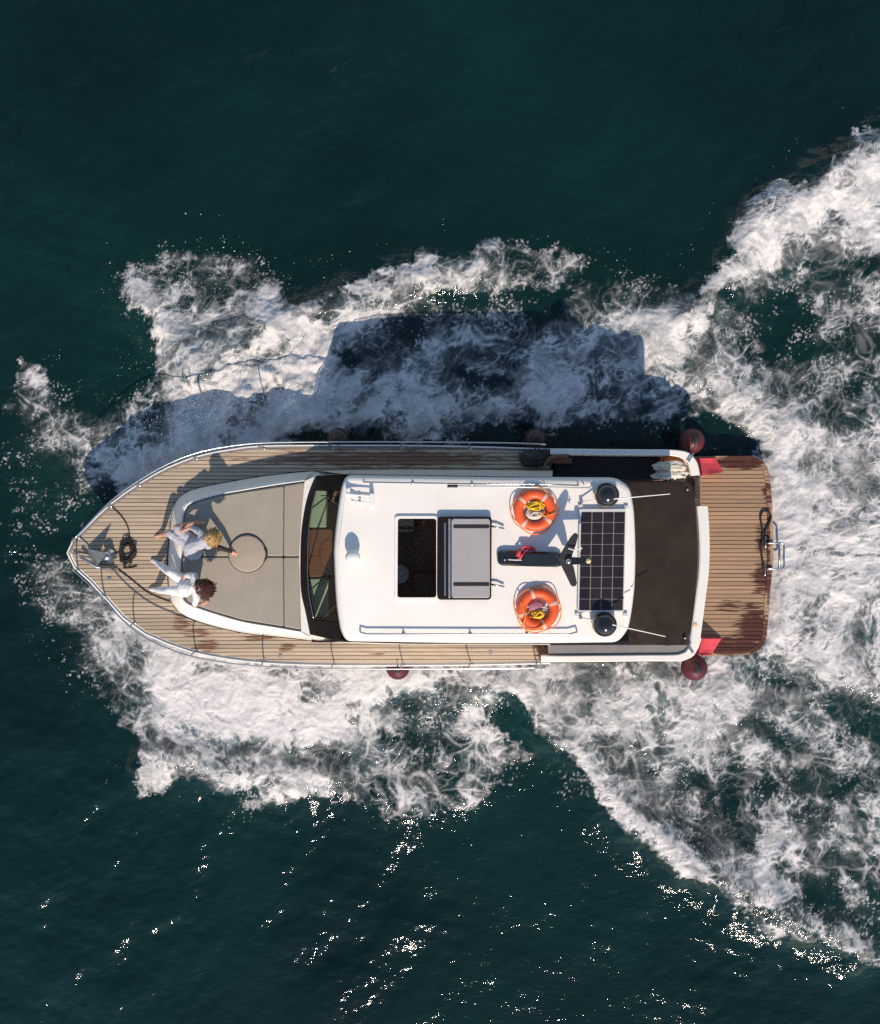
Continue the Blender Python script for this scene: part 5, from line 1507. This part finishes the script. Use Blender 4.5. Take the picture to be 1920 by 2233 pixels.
def hair_strands(name, c, face, R0, length, n, mat, parent, seed, spread=0.03, back=None):
    """locks laid from the parting over the skull and down the back"""
    rg = random.Random(seed); m_ = MB()
    fw = face.normalized(); up = Vector((0, 0, 1)); up = (up - fw * up.dot(fw)).normalized(); rt_ = fw.cross(up)
    for i in range(n):
        a = rg.uniform(-1, 1) * 1.9                      # round the head from the back
        d0 = (-fw * math.cos(a) + rt_ * math.sin(a)).normalized()
        start = c + up * R0 * rg.uniform(0.93, 1.08) + d0 * 0.015
        pts = [start]
        for k in range(1, 5):
            th = k / 4 * 1.5
            pts.append(c + (up * math.cos(th) + d0 * math.sin(th)) * R0 * rg.uniform(1.02, 1.12))
        e = pts[-1]; dr = (back if back else Vector((0, 0, -1)))
        for k in range(1, 4):
            pts.append(e + dr * length * k / 3 + d0 * 0.01 * k + Vector((rg.gauss(0, spread), rg.gauss(0, spread), rg.gauss(0, spread * 0.6))) * k / 3)
        m_.tube(smooth_path(pts, 0.03), 0.0075, 5)
    return m_.build(name, mat, parent, smooth=True)

M['skin'] = pmat('skin', (0.56, 0.29, 0.19), 0.5, var=0.06, scale=20, bump=0.05)
M['lav'] = pmat('lavender_grey_cotton', (0.42, 0.415, 0.455), 0.9, var=0.10, scale=9, bump=0.3, bscale=14)
M['sleeve'] = pmat('dark_sleeve', (0.035, 0.022, 0.020), 0.9, var=0.2, bump=0.3, bscale=14)
M['wht'] = pmat('white_cotton', (0.74, 0.72, 0.72), 0.9, var=0.08, scale=9, bump=0.3, bscale=14)
M['blond'] = pmat('blond_hair', (0.40, 0.245, 0.085), 0.5, var=0.4, scale=22)
M['auburn'] = pmat('auburn_hair', (0.06, 0.014, 0.008), 0.42, var=0.5, scale=22)
M['eye'] = pmat('eye_dark', (0.03, 0.02, 0.02), 0.2)
M['lip'] = pmat('lip', (0.42, 0.12, 0.11), 0.5)
M['shoe'] = pmat('pale_shoe', (0.62, 0.60, 0.58), 0.7, var=0.1)

def head_on(m_, c, face):
    f_ = face.normalized(); up = Vector((0, 0, 1)); up = (up - f_ * up.dot(f_)).normalized(); r_ = f_.cross(up)
    Mx = Matrix((f_, r_, up)).transposed()
    m_.ell(c, (0.095, 0.076, 0.108), 16, Mx)
    m_.ell(c + f_ * 0.025 - up * 0.06, (0.062, 0.052, 0.055), 12, Mx)
    m_.ell(c + f_ * 0.094 - up * 0.012, (0.020, 0.013, 0.026), 8, Mx)
    for s_ in (-1, 1): m_.ell(c + r_ * 0.076 * s_ - up * 0.01, (0.022, 0.010, 0.032), 8, Mx)
    return f_, r_, up, Mx

def face_bits(c, ax, parent):
    f_, r_, up, Mx = ax
    for s_ in (-1, 1):
        MB().ell(c + f_ * 0.086 + r_ * 0.032 * s_ + up * 0.008, (0.008, 0.013, 0.009), 8, Mx).build('eye', M['eye'], parent, smooth=True)
    MB().ell(c + f_ * 0.086 - up * 0.058, (0.007, 0.024, 0.008), 8, Mx).build('mouth', M['lip'], parent, smooth=True)

Q = W
# --- first person: reclining on one arm
seat = Q(418, 1192, CZ + 0.002)
pel = Q(418, 1192, 1.77); chest = Q(437, 1184, 2.02); uch = Q(446, 1179, 2.13); nk = Q(452, 1175, 2.245); hd = Q(458, 1172, 2.36)
shR, elR, wrR, tpR = Q(455, 1191, 2.13), Q(484, 1196, 1.93), Q(505, 1203, 1.735), Q(514, 1208, 1.70)
shL, elL, wrL, tpL = Q(438, 1162, 2.12), Q(417, 1150, 1.96), Q(398, 1158, 1.88), Q(388, 1160, 1.86)
kn1, an1, to1 = Q(369, 1162, 1.80), Q(355, 1166, 1.375), Q(340, 1170, 1.315)
kn2, an2, to2 = Q(385, 1150, 1.82), Q(428, 1140, 1.715), Q(446, 1140, 1.70)
hp1, hp2 = pel + Vector((-0.03, 0.02, -0.01)), pel + Vector((0.0, 0.11, -0.01))
m_ = MB()
for a in ((pel, .135, chest, .105), (chest, .105, uch, .10), (uch, .075, nk, .048), (nk, .048, hd, .05), (uch, .07, shR, .052), (uch, .07, shL, .052),
          (shR, .046, elR, .037), (elR, .037, wrR, .026), (shL, .046, elL, .037), (elL, .037, wrL, .026),
          (hp1, .092, kn1, .058), (kn1, .056, an1.lerp(kn1, .55), .052), (an1.lerp(kn1, .55), .052, an1, .036),
          (hp2, .092, kn2, .058), (kn2, .056, an2.lerp(kn2, .55), .052), (an2.lerp(kn2, .55), .052, an2, .036)): cap(m_, *a)
ax = head_on(m_, hd, Vector((-0.85, 0.05, 0.15)))
hand(m_, wrR, tpR, Vector((0, 0, 1))); hand(m_, wrL, tpL, Vector((0, 0, 1)))
foot(m_, an1, to1); foot(m_, an2, to2)
p1 = fuse('person', m_, 0.0075, M['skin'], org=seat, smooth_it=3)
tag(p1, 'person with blond hair in lavender grey leaning back on one arm', 'person', 'people seated on the sun pads')
face_bits(hd, ax, p1)
m_ = MB()
for a in ((pel, .150, chest, .120), (chest, .120, uch, .108), (uch, .088, shR, .066), (uch, .088, shL, .066), (shL, .062, shL.lerp(elL, .8), .052),
          (hp1, .112, hp1.lerp(kn1, .95), .078), (hp2, .112, hp2.lerp(kn2, .9), .078), (hp1.lerp(kn1, .5), .09, hp2.lerp(kn2, .5), .09)): cap(m_, *a)
m_.ell(pel + Vector((0.02, -0.10, -0.03)), (0.17, 0.15, 0.08), 14)
fuse('dress', m_, 0.012, M['lav'], p1, smooth_it=2, jitter=0.014)
m_ = MB()
for a in ((shR, .058, elR, .050), (elR, .050, wrR.lerp(elR, .08), .036)): cap(m_, *a)
fuse('sleeve', m_, 0.010, M['sleeve'], p1, smooth_it=2, jitter=0.008)
m_ = MB(); m_.ell(hd + Vector((0.022, 0, 0.012)), (0.105, 0.094, 0.108), 14); m_.ell(hd + Vector((0.05, -0.01, -0.06)), (0.075, 0.085, 0.09), 12)
hr_ = fuse('hair', m_, 0.012, M['blond'], p1, smooth_it=1, jitter=0.02)
hair_strands('lock', hd, ax[0], 0.112, 0.09, 130, M['blond'], hr_, 3, 0.018, Vector((0.4, 0, -0.8)))

# --- second person: in white, both legs over the coaming
pel = Q(408, 1278, 1.77); chest = Q(422, 1280, 2.03); uch = Q(427, 1280, 2.13); nk = Q(431, 1280, 2.245); hd = Q(434, 1279, 2.36)
seat = Q(408, 1278, CZ + 0.002)
shL, elL, wrL, tpL = Q(424, 1256, 2.12), Q(404, 1254, 1.98), Q(402, 1270, 1.90), Q(401, 1281, 1.88)
shR, elR, wrR, tpR = Q(429, 1304, 2.12), Q(424, 1321, 1.93), Q(438, 1316, 1.735), Q(449, 1314, 1.705)
kn1, an1, to1 = Q(371, 1248, 1.82), Q(348, 1231, 1.40), Q(333, 1222, 1.325)
kn2, an2, to2 = Q(368, 1288, 1.81), Q(345, 1286, 1.40), Q(329, 1285, 1.325)
hp1, hp2 = pel + Vector((-0.02, 0.085, -0.01)), pel + Vector((-0.02, -0.085, -0.01))
m_ = MB()
for a in ((pel, .135, chest, .105), (chest, .105, uch, .10), (uch, .075, nk, .048), (nk, .048, hd, .05), (uch, .07, shR, .052), (uch, .07, shL, .052),
          (shR, .046, elR, .037), (elR, .037, wrR, .026), (shL, .046, elL, .037), (elL, .037, wrL, .026),
          (hp1, .092, kn1, .058), (kn1, .056, an1.lerp(kn1, .55), .052), (an1.lerp(kn1, .55), .052, an1, .036),
          (hp2, .092, kn2, .058), (kn2, .056, an2.lerp(kn2, .55), .052), (an2.lerp(kn2, .55), .052, an2, .036)): cap(m_, *a)
ax = head_on(m_, hd, Vector((-0.9, -0.1, -0.15)))
hand(m_, wrR, tpR, Vector((0, 0, 1))); hand(m_, wrL, tpL, Vector((-0.3, 0, 1)))
foot(m_, an1, to1); foot(m_, an2, to2)
p2 = fuse('person', m_, 0.0075, M['skin'], org=seat, smooth_it=3)
tag(p2, 'person with long auburn hair in white shirt and white trousers', 'person', 'people seated on the sun pads')
face_bits(hd, ax, p2)
m_ = MB()
for a in ((pel, .150, hp1, .115), (pel, .150, hp2, .115), (hp1, .112, kn1, .076), (kn1, .076, an1, .060), (hp2, .112, kn2, .076), (kn2, .076, an2, .060)): cap(m_, *a)
fuse('trousers', m_, 0.012, M['wht'], p2, smooth_it=2, jitter=0.012)
for an_, to_ in ((an1, to1), (an2, to2)):
    m_ = MB(); cap(m_, an_ + Vector((0, 0, -0.025)), .046, to_, .038, 8)
    fuse('shoe', m_, 0.010, M['shoe'], p2, smooth_it=2)
m_ = MB()
for a in ((pel + Vector((0, 0, .05)), .150, chest, .122), (chest, .122, uch, .110), (uch, .09, shR, .066), (uch, .09, shL, .066),
          (shR, .060, shR.lerp(elR, .75), .052), (shL, .060, shL.lerp(elL, .75), .052)): cap(m_, *a)
m_.ell(pel + Vector((-0.05, -0.06, 0.08)), (0.12, 0.14, 0.07), 12)
fuse('shirt', m_, 0.012, M['wht'], p2, smooth_it=2, jitter=0.014)
m_ = MB(); m_.ell(hd + Vector((0.024, 0, 0.012)), (0.104, 0.092, 0.108), 14); m_.ell(hd + Vector((0.08, -0.03, -0.09)), (0.075, 0.10, 0.12), 12)
m_.ell(hd + Vector((0.11, -0.06, -0.20)), (0.06, 0.09, 0.11), 12)
hr_ = fuse('hair', m_, 0.012, M['auburn'], p2, smooth_it=1, jitter=0.02)
hair_strands('lock', hd, ax[0], 0.112, 0.22, 150, M['auburn'], hr_, 5, 0.022, Vector((0.45, -0.25, -0.8)))
